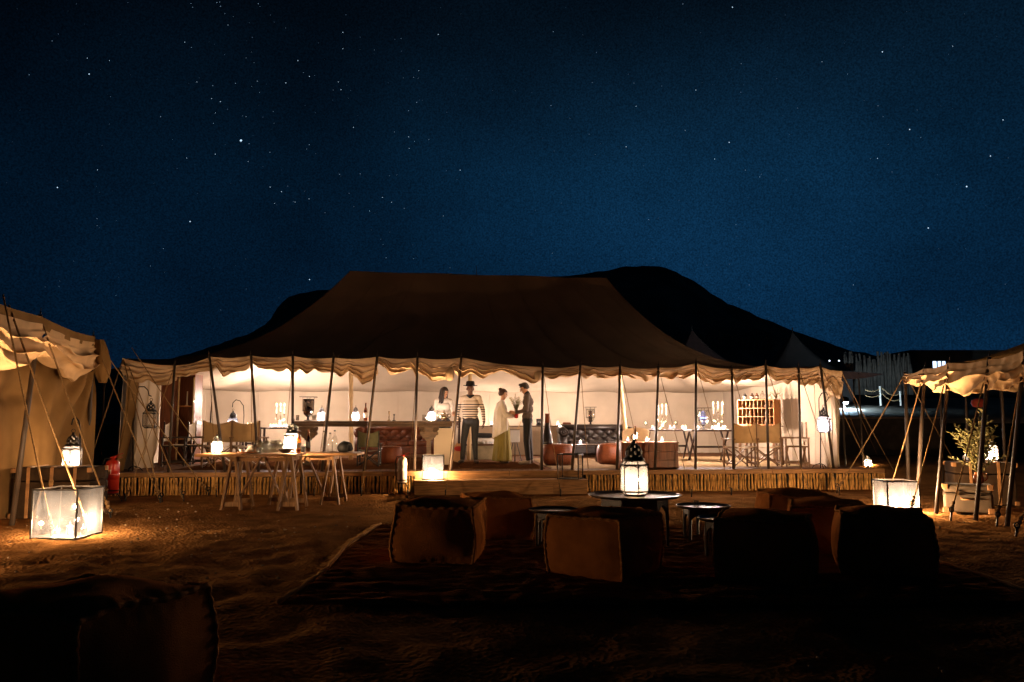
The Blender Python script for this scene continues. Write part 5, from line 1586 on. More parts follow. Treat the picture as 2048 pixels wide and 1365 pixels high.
# ------------------------------------------------------------------ interior: sofas
def chesterfield(label, px, Y, w, mat, rz=0.0):
    t = thing('tufted_sofa', label, 'sofa', D(px, Y), rz)
    d = 0.88; hs = 0.44; hb = 0.78
    MB().box((0, 0, 0.20), (w - 0.10, d - 0.06, 0.22)).build('base', mat, t, bevel=0.03)
    nC = 3
    for k in range(nC):
        cw = (w - 0.52) / nC
        MB().box((-(w - .52) / 2 + cw * (k + .5), -0.08, 0.375), (cw - 0.008, d - 0.30, 0.14)).build('seat_cushion', mat, t, bevel=0.045)
    b = MB(); ub = 0.135
    def back(u, v):
        x = (u - .5) * (w - 0.30); z = hs - 0.06 + v * (hb - hs + 0.02)
        y = d / 2 - 0.25 + 0.06 * v
        a = x / ub; c_ = (z - hs) / (ub * .8)
        tu = abs(math.sin(PI * (a + c_) / 2)) * abs(math.sin(PI * (a - c_) / 2))
        return Vector((x, y - 0.055 * tu ** .5 + 0.04 - (0.10 * max(0, v - .75)), z))
    b.grid(back, int(w / 0.022), 22)
    b.tube([(-(w - .2) / 2, d / 2 - 0.12, hb), ((w - .2) / 2, d / 2 - 0.12, hb)], 0.095, 14)
    b.box((0, d / 2 - 0.10, hb / 2 + 0.03), (w - 0.2, 0.12, hb - 0.14))
    bo = b.build('backrest', mat, t, smooth=True)
    bt = MB()
    for i in range(-int(w / ub), int(w / ub)):
        for j in range(0, 4):
            if (i + j) % 2: continue
            x, z = i * ub, hs + j * ub * .8
            if abs(x) < (w - .34) / 2 and z < hb - 0.03: bt.ell((x, d / 2 - 0.225 + 0.06 * (z - hs) / .34, z), (0.014, 0.012, 0.014), 6, 4)
    bt.build('buttons', mat, bo)
    for sd in (-1, 1):
        a = MB(); x = sd * (w / 2 - 0.12)
        a.tube([(x, -d / 2, 0.66), (x, d / 2 - 0.1, 0.72)], 0.125, 16); a.box((x, -0.03, 0.36), (0.19, d - 0.08, 0.54))
        sp = [(x + 0.10 * (1 - k / 22) * math.cos(k * .6), -d / 2 - 0.012, 0.66 + 0.10 * (1 - k / 22) * math.sin(k * .6)) for k in range(20)]
        ar = a.build('arm', mat, t, smooth=True)
        MB().tube(sp, 0.012, 5).build('scroll', mat, ar, smooth=True)
        for y in (-d / 2 + .08, d / 2 - .1): MB().lathe([(0.03, 0.1), (0.045, 0.07), (0.02, 0.0)], 8, c=(x, y, 0)).build('foot', m_darkwood, t)
    return t
chesterfield('brown tufted leather sofa seen under the bar', 797, 21.4, 2.25, m_leatherbrown, 0.02)
chesterfield('black tufted leather sofa in the middle of the tent', 1191, 21.8, 2.05, m_leatherblack, 0.05)

def leather_pouf(label, px, Y, r, h, mat=None):
    t = thing('leather_pouf', label, 'pouf', D(px, Y, 0.012))
    n = 48; q = MB()
    prof = [(r * .80, 0.0), (r * .95, h * .12), (r * 1.02, h * .35), (r * 1.02, h * .6), (r * .97, h * .82), (r * .88, h * .95), (r * .75, h), (r * .4, h * 1.03), (0.0, h * 1.035)]
    q.lathe(prof, n)
    q.v = [((x * (1 - .02 * (abs(math.sin(6 * math.atan2(y, x))) < .16)) * (1 + .012 * noise.noise(Vector((x * 6, y * 6, z * 6))))), y * (1 - .02 * (abs(math.sin(6 * math.atan2(y, x))) < .16)), z) for x, y, z in q.v]
    q.build('cover', mat or m_leatherred, t, smooth=True)
    MB().tube([(r * .87 * math.cos(a), r * .87 * math.sin(a), h * .955) for a in [2 * PI * k / 40 for k in range(40)]], 0.011, 6, closed=True).build('piping', mat or m_leatherred, t, smooth=True)
leather_pouf('round red brown leather pouf under the giant bottle', 1117, 17.4, 0.34, 0.45)
leather_pouf('round red brown leather pouf right of the candle table', 1222, 17.9, 0.31, 0.45)
leather_pouf('round brown leather pouf in front of the brown sofa', 781, 18.3, 0.26, 0.38)
# giant bottle
t = thing('giant_bottle', 'giant dark wine bottle with foil neck standing on the leather pouf', 'bottle', D(1095, 17.4, 0.012 + 0.455))
MB().lathe([(0.0, 0.0), (0.125, 0.0), (0.13, 0.03), (0.115, 0.12), (0.085, 0.24), (0.062, 0.36), (0.05, 0.46)], 20).build('glass_body', m_leatherblack, t, smooth=True)
MB().lathe([(0.052, 0.46), (0.047, 0.62), (0.052, 0.63), (0.052, 0.66), (0.0, 0.662)], 16).build('foil', m_leatherred, t, smooth=True)
# coffee table with star candle
t = thing('coffee_table', 'low dark table between the two leather poufs with a candle', 'table', D(1167, 18.6, 0.012))
MB().box((0, 0, 0.40), (0.72, 0.5, 0.035)).build('tabletop', m_darkwood, t, bevel=0.006)
for x in (-.32, .32):
    for y in (-.2, .2): MB().bar((x, y, 0), (x * .95, y * .95, 0.39), 0.035).build('leg', m_darkwood, t)
votive('bright candle on the low dark table in front of the black sofa', D(1161, 18.5, 0.432), 7, s=1.2)

# console behind sofas
con = thing('console_table', 'long canvas covered console along the back wall', 'console', D(1066, 23.1))
w_ = WX(1176, 23.1) - WX(952, 23.1)
MB().box((0, 0, 0.40), (w_, 0.42, 0.80)).build('canvas_cover', M('console_cloth', (0.42, 0.31, 0.20), 0.9, var=0.15, vs=2, bump=0.3, bs=30), con, bevel=0.01)
MB().box((0, 0, 0.815), (w_ + 0.04, 0.46, 0.03)).build('top', m_greywood, con, bevel=0.004)
def oncon(px): return Vector((WX(px, 23.05, ZP + .83), 23.05, ZP + 0.832))
votive('candle on the console between the striped shirt and the white cardigan', oncon(983), 7, s=1.5)
votive('candle on the console just right of the giant bottle', oncon(1116), 7, s=1.5)
t = thing('speaker_box', 'small black speaker on the console left of the giant bottle', 'speaker', oncon(1078))
MB().box((0, 0, 0.10), (0.15, 0.14, 0.20)).build('cabinet', m_black, t, bevel=0.008)
MB().lathe([(0.0, 0.0), (0.045, 0.004), (0.05, 0.012)], 14, M=Matrix.Translation((0, -0.078, 0.09)) @ Matrix.Rotation(PI / 2, 4, 'X')).build('cone', m_leatherblack, t, smooth=True)
t = thing('dark_chair', 'small dark leather chair back standing by the sofa arm', 'chair', D(1134, 22.45))
MB().box((0, 0, 0.78), (0.24, 0.06, 0.30)).build('backrest', m_leatherbrown, t, bevel=0.03)
MB().box((0, -0.15, 0.44), (0.26, 0.30, 0.06)).build('seat', m_leatherbrown, t, bevel=0.02)
for x in (-.1, .1):
    for y in (-.28, 0.0): MB().cyl((x, y, 0), (x, y, 0.64 if y == 0 else .42), 0.014, 0.014, 6).build('leg', m_darkwood, t)
bx_ = thing('lamp_box', 'dark box behind the black sofa carrying a glass lamp', 'box', D(1181, 22.75))
MB().box((0, 0, 0.42), (0.36, 0.28, 0.84)).build('box_body', m_darkwood, bx_, bevel=0.01)
hurricane('glass hurricane lamp with pierced mantle above the black sofa', D(1181, 22.75, 0.843), 0.52)

# trunk table behind the people
YK = 20.4
tk = thing('storage_trunk', 'grey green storage trunk behind the standing people', 'trunk', D(962, YK))
MB().box((0, 0, 0.17), (0.72, 0.5, 0.34)).build('trunk_body', M('painted_tin', (0.26, 0.21, 0.12), 0.55, var=0.3, vs=5, bump=0.2, bs=20), tk, bevel=0.012)
MB().box((0, 0, 0.365), (0.74, 0.52, 0.045)).build('lid', m_greywood, tk, bevel=0.008)
def ontk(px, dy=0): return Vector((WX(px, YK + dy, ZP + .39), YK + dy, ZP + 0.389))
def cushion(label, loc, sx, sy, sz, mat, rz=0.0, cat='cushion'):
    t = thing('cushion', label, cat, loc, rz)
    q = MB(); q.ell((0, 0, sz / 2), (sx / 2, sy / 2, sz / 2), 24, 14)
    def sq(x, s): return math.copysign(abs(x / s) ** .62, x) * s
    q.v = [(sq(x, sx / 2), sq(y, sy / 2), max(0.0, z + noise.noise(Vector((x * 7, y * 7, 1))) * .012)) for x, y, z in q.v]
    q.build('cover', mat, t, smooth=True)
    MB().tube([(sx * .49 * math.copysign(abs(math.cos(a)) ** .62, math.cos(a)), sy * .49 * math.copysign(abs(math.sin(a)) ** .62, math.sin(a)), sz / 2) for a in [2 * PI * k / 40 for k in range(40)]], 0.007, 5, closed=True).build('piping', mat, t, smooth=True)
cushion('plump cream cushion on the storage trunk', ontk(970, 0.02), 0.48, 0.34, 0.15, m_white)
cushion('black blanket roll piled on the cream cushion', ontk(968, 0.06) + Vector((0, 0, 0.145)), 0.52, 0.3, 0.13, m_black, 0.1, 'blanket')
for px in (968, 975):
    t = thing('cup', {968: 'white cup on the trunk below the cushion, nearer the pole', 975: 'white cup on the trunk below the cushion, nearer the skirt'}[px], 'cup', ontk(px, -0.2))
    MB().lathe([(0.0, 0.002), (0.028, 0.002), (0.034, 0.065), (0.031, 0.065), (0.025, 0.008), (0.0, 0.008)], 14).build('cup_body', m_white, t, smooth=True)
    MB().tube([(0.033 + 0.018 * math.sin(a), 0, 0.033 + 0.018 * math.cos(a)) for a in [PI * k / 8 for k in range(9)]], 0.004, 5).build('handle', m_white, t)
# guitar leaning by the bar end
gt = thing('guitar', 'acoustic guitar leaning behind the man in the striped shirt', 'guitar', D(916, 18.9, 0.012), 0.5)
gt.rotation_euler = (-0.16, 0.06, 0.35)
q = MB(); prof = []
for k in range(48):
    a = 2 * PI * k / 48; s_ = math.sin(a)
    r = 0.155 + 0.04 * (-s_) - 0.05 * math.exp(-((s_ - .12) / .28) ** 2)
    prof.append((r * math.cos(a) * (1.0 if s_ < 0 else .9), 0.22 + 0.235 * s_))
q.prism(prof, -0.045, 0.045); q.build('sound_box', M('spruce', (0.55, 0.30, 0.11), 0.3, var=0.15, vs=3, st=(9, 1, 1), coat=0.5), gt)
q = MB(); q.prism([(0.11 * math.cos(a) * (1 + .0), 0.30 + 0.06 * math.sin(a)) for a in [2 * PI * k / 16 for k in range(16)]], -0.049, -0.046); q.build('pick_guard', m_red, gt)
MB().box((0, -0.045, 0.68), (0.05, 0.03, 0.52)).build('neck', m_darkwood, gt)
hd = MB().box((0, -0.04, 0.99), (0.065, 0.022, 0.13)).build('headstock', m_darkwood, gt)
q = MB()
for z in (.95, .99, 1.03):
    for x in (-.045, .045): q.ell((x, -0.04, z), (0.011, 0.008, 0.008), 6, 4)
q.build('tuning_pegs', m_silver, hd)
# small easel
ez = thing('easel', 'small pale canvas on a dark tripod stand between woman and man', 'easel', D(1030, 18.75, 0.012))
MB().box((0, -0.03, 0.60), (0.22, 0.03, 0.28)).build('canvas_panel', m_white, ez, bevel=0.004)
MB().box((0, -0.03, 0.748), (0.23, 0.035, 0.014)).build('rail', m_black, ez)
for x, y in ((-.16, -.06), (.16, -.06), (0, .2)): MB().cyl((x, y, 0), (x * .2, y * .15, 0.50), 0.012, 0.012, 6).build('leg', m_black, ez)
MB().bar((0.05, 0, 0.74), (0.16, 0.0, 0.98), 0.035, 0.02).build('back_arm', m_bamboo, ez)

# ------------------------------------------------------------------ director chairs
def director_chair(label, loc, rz, canvas, wood, group=None, s=1.0):
    """faces local -Y"""
    t = thing('director_chair', label, 'chair', loc, rz, group, s)
    w, d = 0.56, 0.46
    for sx in (-1, 1):
        x = sx * w / 2
        for y in (-d / 2, d / 2): MB().box((x, y, 0.31), (0.034, 0.036, 0.60)).build('leg', wood, t, bevel=0.004)
        MB().box((x, -0.02, 0.625), (0.062, d + 0.10, 0.026)).build('armrest', wood, t, bevel=0.006)
        MB().box((x, 0, 0.10), (0.026, d - 0.03, 0.034)).build('side_rail', wood, t, bevel=0.003); MB().box((x, 0, 0.44), (0.028, d + 0.02, 0.036)).build('side_rail', wood, t, bevel=0.003)
        MB().box((x, d / 2 - 0.03, 0.79), (0.026, 0.034, 0.36)).build('back_post', wood, t, bevel=0.004)
    for y in (-d / 2 + .05, d / 2 - .05):
        for sd in (-1, 1):
            MB().bar((sd * w / 2 * .92, y + sd * .012, 0.05), (-sd * w / 2 * .92, y + sd * .012, 0.43), 0.022, 0.036, up=(0, 1, 0)).build('cross_brace', wood, t, bevel=0.003)
    MB().grid(lambda u, v: Vector(((u - .5) * (w - .01), (v - .5) * (d - .03), 0.466 - 0.045 * math.sin(PI * u))), 14, 6).build('seat', canvas, t, smooth=True, solid=0.006)
    def bk(u, v):
        sag = 0.05 * math.sin(PI * u)
        top = 0.99 - 0.085 * math.sin(PI * u) ** 0.9; bot = 0.53 + 0.01 * math.sin(PI * u)
        return Vector(((u - .5) * (w + .02), d / 2 - 0.03 + sag + .004 * math.sin(u * 20) * (1 - v), bot + (top - bot) * v))
    MB().grid(bk, 20, 8).build('backrest', canvas, t, smooth=True, solid=0.006)
    return t
cg = 'folding director chairs'
director_chair('director chair seen from behind, under the arched hook lantern, nearer the cabinet', D(438, 16.55), PI + 0.08, m_chaircanvas, m_chairwood, cg, 1.0)
director_chair('director chair seen from behind, beside the glasses on the trestle table', D(497, 16.6), PI - 0.05, m_chaircanvas, m_chairwood, cg, 1.0)
director_chair('pale canvas chair in profile in front of the cabinet door', D(352, 17.25), PI / 2 + 0.15, m_chairwhite, m_darkwood, cg, 0.98)
director_chair('pale canvas chair in profile by the bamboo edge of the cabinet', D(400, 17.6), PI / 2 + 0.1, m_chairwhite, m_darkwood, cg, 0.98)
director_chair('tan director chair seen from behind, right of the dining table', D(1482, 16.75), PI + 0.22, m_chaircanvas, m_chairwood, cg, 0.95)
director_chair('tan director chair seen from behind, below the pigeonhole cabinet\'s right end', D(1533, 16.95), PI - 0.12, m_chaircanvas, m_chairwood, cg, 0.95)
director_chair('tan director chair turned sideways beside the right tent wall', D(1592, 17.1), -PI / 2 - 0.2, m_chairwhite, m_chairwood, cg, 0.98)
oc = director_chair('low chair with olive green canvas back below the bar', D(738, 17.0), PI + 0.04, m_olive, m_black, None, 0.78)
t = oc

# ------------------------------------------------------------------ left cabinet
YW = 18.1
cx0, cx1 = WX(320, YW), WX(388, YW); cw = cx1 - cx0; ch = 2.02
cab = thing('tall_cabinet', 'tall reddish wooden cabinet with one open bay in the left corner', 'cabinet', ((cx0 + cx1) / 2, YW + 0.2, ZP))
q = MB(); q.box((0, 0.22, ch / 2), (cw, 0.02, ch)); q.box((-cw / 2 + .012, 0, ch / 2), (0.024, 0.42, ch)); q.box((cw / 2 - .012, 0, ch / 2), (0.024, 0.42, ch)); q.box((0, 0, ch - .012), (cw - .05, 0.42, 0.024)); q.box((0, 0, .05), (cw - .05, 0.42, 0.1))
q.build('carcass', m_redwood, cab)
dw = cw * 0.48
dd = MB().box((-cw / 2 + dw / 2 + .01, -0.205, ch / 2 + .03), (dw, 0.03, ch - .12)).build('door', m_redwood, cab, bevel=0.004)
q = MB()
for z, hh in ((0.55, 0.75), (1.45, 0.85)):
    x_ = -cw / 2 + dw / 2 + .01
    for sx in (-1, 1): q.box((x_ + sx * dw * .36, -0.224, z), (0.03, 0.012, hh))
    for sz in (-1, 1): q.box((x_, -0.2245, z + sz * hh / 2), (dw * .72 + .03, 0.013, 0.03))
q.build('door_moulding', m_redwood, dd)
for z in (0.55, 1.30): MB().box((cw * .25, 0, z), (cw * .46, 0.38, 0.026)).build('shelf', m_orangewood, cab)
for x_ in (0.03, cw / 2 - 0.02): 
    q = MB(); q.tube([(x_, -0.235, 0.05 + k * .1) for k in range(20)], [0.018 + (.003 if k % 3 == 0 else 0) for k in range(20)], 8); q.build('bamboo_trim', m_bamboo, cab, smooth=True)
cl = thing('church_candle', 'slim unlit candle on the cabinet shelf', 'candle', (cab.location.x + cw * .22, YW + 0.1, ZP + 1.315))
MB().lathe([(0.0, 0.0), (0.035, 0.0), (0.03, 0.012), (0.016, 0.014), (0.014, 0.32), (0.0, 0.325)], 10).build('wax', m_wax, cl)

# left sideboard with candelabra
def table(label, px, Y, w, d, h, rz=0.0, mat=None, xleg=True, group=None):
    t = thing('dining_table', label, 'table', D(px, Y, 0.010), rz, group)
    mat = mat or m_darkwood
    MB().box((0, 0, h - .02), (w, d, 0.04)).build('tabletop', mat, t, bevel=0.005)
    for sx in (-1, 1):
        x = sx * (w / 2 - .12)
        if xleg:
            for sd in (-1, 1): MB().bar((x + sd * .012, -sd * d * .42, 0.0), (x + sd * .012, sd * d * .42, h - .04), 0.03, 0.05).build('cross_leg', mat, t)
        else:
            for y in (-d / 2 + .05, d / 2 - .05): MB().box((x, y, (h - .04) / 2), (0.05, 0.05, h - .04)).build('leg', mat, t)
    MB().box((0, 0, h * .45), (w - .26, 0.04, 0.05)).build('stretcher', mat, t)
    return t
table('dark side table carrying the left candelabra and votive candles', 552, 20.9, 0.98, 0.5, 0.79, 0.03, xleg=False)
def candelabra(label, loc, h, watts, n=3, spread=0.10, s=1.0):
    t = thing('candelabra', label, 'candelabra', loc, 0.0, None, s)
    st_ = h * .58
    MB().lathe([(0.0, 0.002), (0.075, 0.002), (0.07, 0.018), (0.02, 0.04), (0.013, 0.1), (0.024, st_ * .45), (0.012, st_ * .5), (0.016, st_ * .8), (0.010, st_)], 14).build('stem', m_silver, t, smooth=True)
    for k in range(n):
        f = (k - (n - 1) / 2); x = f * spread * 2 / max(1, n - 1) * 1.0; z0 = st_ + (0.05 if abs(f) < .1 else 0.0)
        if abs(f) > .1:
            q = MB(); q.tube([(0, 0, st_ * .62), (x * .5, 0, st_ * .5), (x, 0, st_ * .62), (x, 0, z0)], 0.008, 6); q.build('branch', m_silver, t, smooth=True)
        c = MB(); c.lathe([(0.0, z0), (0.022, z0), (0.026, z0 + .022), (0.0, z0 + .022)], 10, c=(x, 0, 0)); c.build('cup', m_silver, t)
        hc = h - z0 - .02
        w_ = MB().lathe([(0.0, z0 + .02), (0.0125, z0 + .02), (0.0115, z0 + .02 + hc), (0.0, z0 + .02 + hc)], 10, c=(x, 0, 0)).build('taper_candle', m_wax, t)
        add_flame(w_, (x, 0, z0 + .02 + hc), 1.5)
        light(t, (x, 0, z0 + .02 + hc + .10), watts / n, r=.015)
    return t
zt_ = 0.802
candelabra('three armed candelabra with lit tapers left of the bar', D(560, 20.85, zt_), 0.56, 26)
for px, dy in ((541, -.1), (547, .08), (552, -.14), (568, -.12), (573, .05), (580, -.08)):
    votive('small votive candle around the foot of the left candelabra', D(px, 20.85 + dy, zt_), 2.2, 'votives around the left candelabra')
for px in (495, 502):
    votive('votive candle glowing behind the right canvas chair back', D(px, 20.95, .802) if px > 530 else D(px, 21.2, .812), 1.6, 'votives behind the chair backs', 1.2)
sd_ = table('narrow dark table behind the canvas chair backs', 498, 21.2, 0.5, 0.35, 0.80, 0.0, xleg=False)
# ------------------------------------------------------------------ right dining tables
table('dark dining table holding the middle candelabra', 1335, 20.0, 1.22, 0.75, 0.75, 0.05)
table('dark dining table holding the largest candelabra on the right', 1418, 19.2, 1.02, 0.75, 0.75, 0.05)
zd = 0.763
candelabra('candelabra with three lit tapers on the middle dining table', D(1325, 20.0, zd), 0.56, 26)
candelabra('tall candelabra with widely spread tapers on the right dining table', D(1437, 19.15, zd), 0.60, 26, 3, 0.11)
hurricane('hurricane lamp with a blue glowing burner on the right dining table', D(1407, 19.2, zd), 0.52, MEmit('blue_burner', (0.25, 0.35, 1.0), 5.0))
for px, dy in ((1305, -.1), (1311, .1), (1340, .0), (1348, -.12), (1366, -.2), (1371, -.05)):
    votive('small votive candle on the middle dining table', D(px, 20.0 + dy, zd), 2.6, 'votives on the middle dining table', 1.15)
for px, dy in ((1396, -.15), (1425, -.1), (1430, .1), (1434, -.2), (1446, -.08), (1450, .1)):
    votive('small votive candle on the right dining table', D(px, 19.2 + dy, zd), 2.6, 'votives on the right dining table', 1.15)
for px in (1292, 1353):
    tumbler({1292: 'wine glass on the left end of the middle dining table', 1353: 'wine glass on the right end of the middle dining table'}[px], D(px, 20.15, zd), 1)
# wooden crates at the front
ct = thing('wooden_chest', 'long reddish wooden chest at the deck edge behind the big lantern', 'chest', D(1295, 16.65), 0.08)
w_ = WX(1352, 16.65) - WX(1238, 16.65)
for k, z in enumerate((0.085, 0.255, 0.425)):
    MB().box((0, 0, z), (w_ - .01 * (k % 2), 0.46, 0.166)).build('plank', m_redwood, ct, bevel=0.005)
MB().box((0, 0, 0.522), (w_ + .03, 0.49, 0.026)).build('lid', m_redwood, ct, bevel=0.005)
for x_ in (-w_ / 2 + .05, 0.0, w_ / 2 - .05): MB().box((x_, -0.238, 0.255), (0.05, 0.016, 0.50)).build('batten', m_redwood, ct, bevel=0.003)
for px, lb in ((1256, 'bright candle on the wooden chest, left of the big lantern\'s ring'), (1294, 'bright candle on the wooden chest, middle of three'), (1324, 'bright candle on the right end of the wooden chest')):
    votive(lb, D(px, 16.62, 0.537), 5, None, 1.2)
bottle('wine_bottle', 'dark wine bottle on the wooden chest behind the big lantern', D(1271, 16.7, 0.537), 0.32, 0.04, m_smoke, m_label, m_leatherred)
# tub chair behind the chest
t = thing('wicker_chair', 'round backed pale chair behind the wooden chest', 'chair', D(1272, 18.8, 0.012), PI)
q = MB()
def tub(u, v):
    a = PI * (0.0 + u); r = 0.28 + 0.03 * v
    return Vector((r * math.cos(a), r * math.sin(a) * .9, 0.36 + v * (0.34 + .10 * math.sin(PI * u))))
q.grid(tub, 24, 8).build('backrest', m_chaircanvas, t, smooth=True, solid=0.03)
MB().lathe([(0.0, 0.30), (0.27, 0.30), (0.28, 0.36), (0.0, 0.38)], 20).build('seat', m_chaircanvas, t, smooth=True)
for k in range(4): a = PI / 4 + k * PI / 2; MB().cyl((0.22 * math.cos(a), .22 * math.sin(a), .31), (.25 * math.cos(a), .25 * math.sin(a), 0), 0.018, 0.014, 6).build('leg', m_chairwood, t)

# ------------------------------------------------------------------ pigeonhole cabinet
YG = 19.3
gb = D(1521, YG); ga = math.radians(-38)
gw, gd, gh, z0 = 0.90, 0.46, 0.62, 0.86
stb = thing('side_table', 'plain wooden table under the pigeonhole cabinet', 'table', gb, ga)
MB().box((0, 0, z0 - .02), (gw + .08, gd + .06, 0.035)).build('tabletop', m_chairwood, stb)
for x in (-gw / 2 + .03, gw / 2 - .03):
    for y in (-gd / 2 + .03, gd / 2 - .03): MB().box((x, y, (z0 - .04) / 2), (0.05, 0.05, z0 - .04)).build('leg', m_chairwood, stb)
pg = thing('pigeonhole_cabinet', 'orange wooden pigeonhole cabinet with rows of small compartments', 'cabinet', gb + Vector((0, 0, z0)), ga)
q = MB(); q.box((0, gd / 2 - .01, gh / 2), (gw - .05, 0.02, gh - .04)); q.build('back_panel', m_redwood, pg)
for sx in (-1, 1): MB().box((sx * (gw / 2 - .011), 0, gh / 2), (0.022, gd, gh)).build('side_panel', m_orangewood, pg, bevel=0.003)
for k in range(4): MB().box((0, -0.002, 0.011 + k * (gh - .022) / 3), (gw - .046, gd - .03, 0.022)).build('shelf', m_orangewood if k in (0, 3) else m_woodx, pg)
nc = 9
for c_ in range(1, nc):
    x = -gw / 2 + .022 + c_ * (gw - .044) / nc
    for k in range(3):
        MB().box((x, -0.004, 0.011 + (k + .5) * (gh - .022) / 3), (0.012, gd - .05, (gh - .022) / 3 - .024)).build('divider', m_woodx, pg)
def in_pg(c_, k, dy=-0.12): 
    x = -gw / 2 + .022 + (c_ + .5) * (gw - .044) / nc
    v = Matrix.Rotation(ga, 3, 'Z') @ Vector((x, dy, 0.023 + k * (gh - .022) / 3)); return gb + Vector((0, 0, z0)) + v
for c_, k, nm in ((2, 2, 0), (3, 2, 1), (5, 2, 2), (6, 2, 0), (2, 1, 1), (6, 1, 2), (7, 1, 0), (6, 0, 1), (8, 0, 2), (8, 2, 1), (1, 1, 2)):
    p_ = in_pg(c_, k)
    if nm == 0: t = bottle('small_bottle', 'small dark bottle in a compartment of the pigeonhole cabinet', p_, 0.13, 0.022, m_smoke, m_label); t['group'] = 'dark bottles in the pigeonholes'
    elif nm == 1: t = bottle('small_bottle', 'small white jar in a compartment of the pigeonhole cabinet', p_, 0.12, 0.026, m_white, None, m_black); t['group'] = 'white jars in the pigeonholes'
    else: t = bottle('small_bottle', 'squat dark jar in a compartment of the pigeonhole cabinet', p_, 0.08, 0.026, m_black, None, m_brass); t['group'] = 'dark jars in the pigeonholes'
def top_pg(x, y=0.0): return gb + Vector((0, 0, z0 + gh + .003)) + Matrix.Rotation(ga, 3, 'Z') @ Vector((x, y, 0))
bottle('tin_canister', 'dark canister with pale label at the left on the pigeonhole cabinet', top_pg(-.30, -.1), 0.16, 0.045, m_black, m_label)
bottle('spirit_bottle', 'reddish jar beside the dark canister on the pigeonhole cabinet', top_pg(-.12, -.1), 0.15, 0.05, m_amber, m_label, m_black)
bottle('spirit_bottle', 'amber jar in the middle on top of the pigeonhole cabinet', top_pg(-.02, -.05), 0.15, 0.045, m_leatherred, m_label)
bottle('glass_jar', 'clear glass jar with lid on top of the pigeonhole cabinet', top_pg(.13, -.08), 0.20, 0.06, m_clear, None, m_silver)
bottle('glass_jar', 'low clear jar at the right end on top of the pigeonhole cabinet', top_pg(.33, -.12), 0.12, 0.045, m_clear, None, m_silver)
vs_ = thing('dry_sprig', 'dark dry twigs behind the jars on the pigeonhole cabinet', 'plant', top_pg(.38, .1))
foliage(vs_, 12, 9, 0.03, 0.010, 8, 0.16, 0.38, name='twig_leaves')
# ------------------------------------------------------------------ people
m_skin_l = M('skin_light', (0.52, 0.28, 0.17), 0.5, var=0.08, vs=12)
m_skin_d = M('skin_deep', (0.13, 0.060, 0.034), 0.5, var=0.1, vs=12)
m_skin_m = M('skin_mid', (0.44, 0.22, 0.12), 0.5, var=0.08, vs=12)
m_hair = M('dark_hair', (0.022, 0.012, 0.008), 0.45, var=0.4, vs=10, st=(20, 20, 2), bump=0.5, bs=12)
m_hairb = M('brown_hair', (0.060, 0.026, 0.012), 0.45, var=0.4, vs=10, st=(20, 20, 2), bump=0.5, bs=12)
m_jeans = M('dark_jeans', (0.022, 0.022, 0.024), 0.8, var=0.3, vs=6, bump=0.4, bs=20)
m_trous = M('black_trousers', (0.010, 0.009, 0.009), 0.8, var=0.3, vs=6, bump=0.4, bs=20)
m_sweater = M('grey_sweater', (0.115, 0.085, 0.068), 0.9, var=0.15, vs=9, bump=0.4, bs=120)
m_collar = M('dark_collar', (0.02, 0.018, 0.02), 0.8)
m_cardi = M('white_cardigan', (0.70, 0.62, 0.52), 0.9, var=0.08, vs=5, bump=0.4, bs=90)
m_skirt = M('olive_skirt', (0.20, 0.155, 0.035), 0.85, var=0.15, vs=4, bump=0.3, bs=60)
m_shoe = M('dark_shoe', (0.030, 0.018, 0.012), 0.5, var=0.3)
m_shoeg = M('grey_trainer', (0.34, 0.28, 0.22), 0.6, var=0.2)
m_wtop = M('white_blouse', (0.70, 0.60, 0.48), 0.9, var=0.08)
m_hat = M('black_felt', (0.014, 0.011, 0.010), 0.85, var=0.3, bump=0.2, bs=60)
m_eye = M('eye', (0.02, 0.015, 0.012), 0.2)
# striped shirt
m_stripe = M('striped_shirt', (0.66, 0.54, 0.42), 0.9, var=0.06, vs=6, bump=0.3, bs=120)
_t = m_stripe.node_tree; _b = _t.nodes['Principled BSDF']
_tc = [q for q in _t.nodes if q.type == 'TEX_COORD'][0]
_sp = _t.nodes.new('ShaderNodeSeparateXYZ'); _t.links.new(_tc.outputs['Object'], _sp.inputs[0])
_f = _t.nodes.new('ShaderNodeMath'); _f.operation = 'FRACT'
_m = _t.nodes.new('ShaderNodeMath'); _m.operation = 'MULTIPLY'; _m.inputs[1].default_value = 1 / 0.054
_t.links.new(_sp.outputs['Z'], _m.inputs[0]); _t.links.new(_m.outputs[0], _f.inputs[0])
_l = _t.nodes.new('ShaderNodeMath'); _l.operation = 'LESS_THAN'; _l.inputs[1].default_value = 0.42; _t.links.new(_f.outputs[0], _l.inputs[0])
_g = _t.nodes.new('ShaderNodeMath'); _g.operation = 'LESS_THAN'; _g.inputs[1].default_value = 1.335; _t.links.new(_sp.outputs['Z'], _g.inputs[0])
_a = _t.nodes.new('ShaderNodeMath'); _a.operation = 'MULTIPLY'; _t.links.new(_l.outputs[0], _a.inputs[0]); _t.links.new(_g.outputs[0], _a.inputs[1])
_mx = _t.nodes.new('ShaderNodeMix'); _mx.data_type = 'RGBA'
_t.links.new(_a.outputs[0], _mx.inputs['Factor']); _t.links.new(_b.inputs['Base Color'].links[0].from_socket, _mx.inputs['A'])
_mx.inputs['B'].default_value = (0.03, 0.016, 0.016, 1); _t.links.new(_mx.outputs['Result'], _b.inputs['Base Color'])

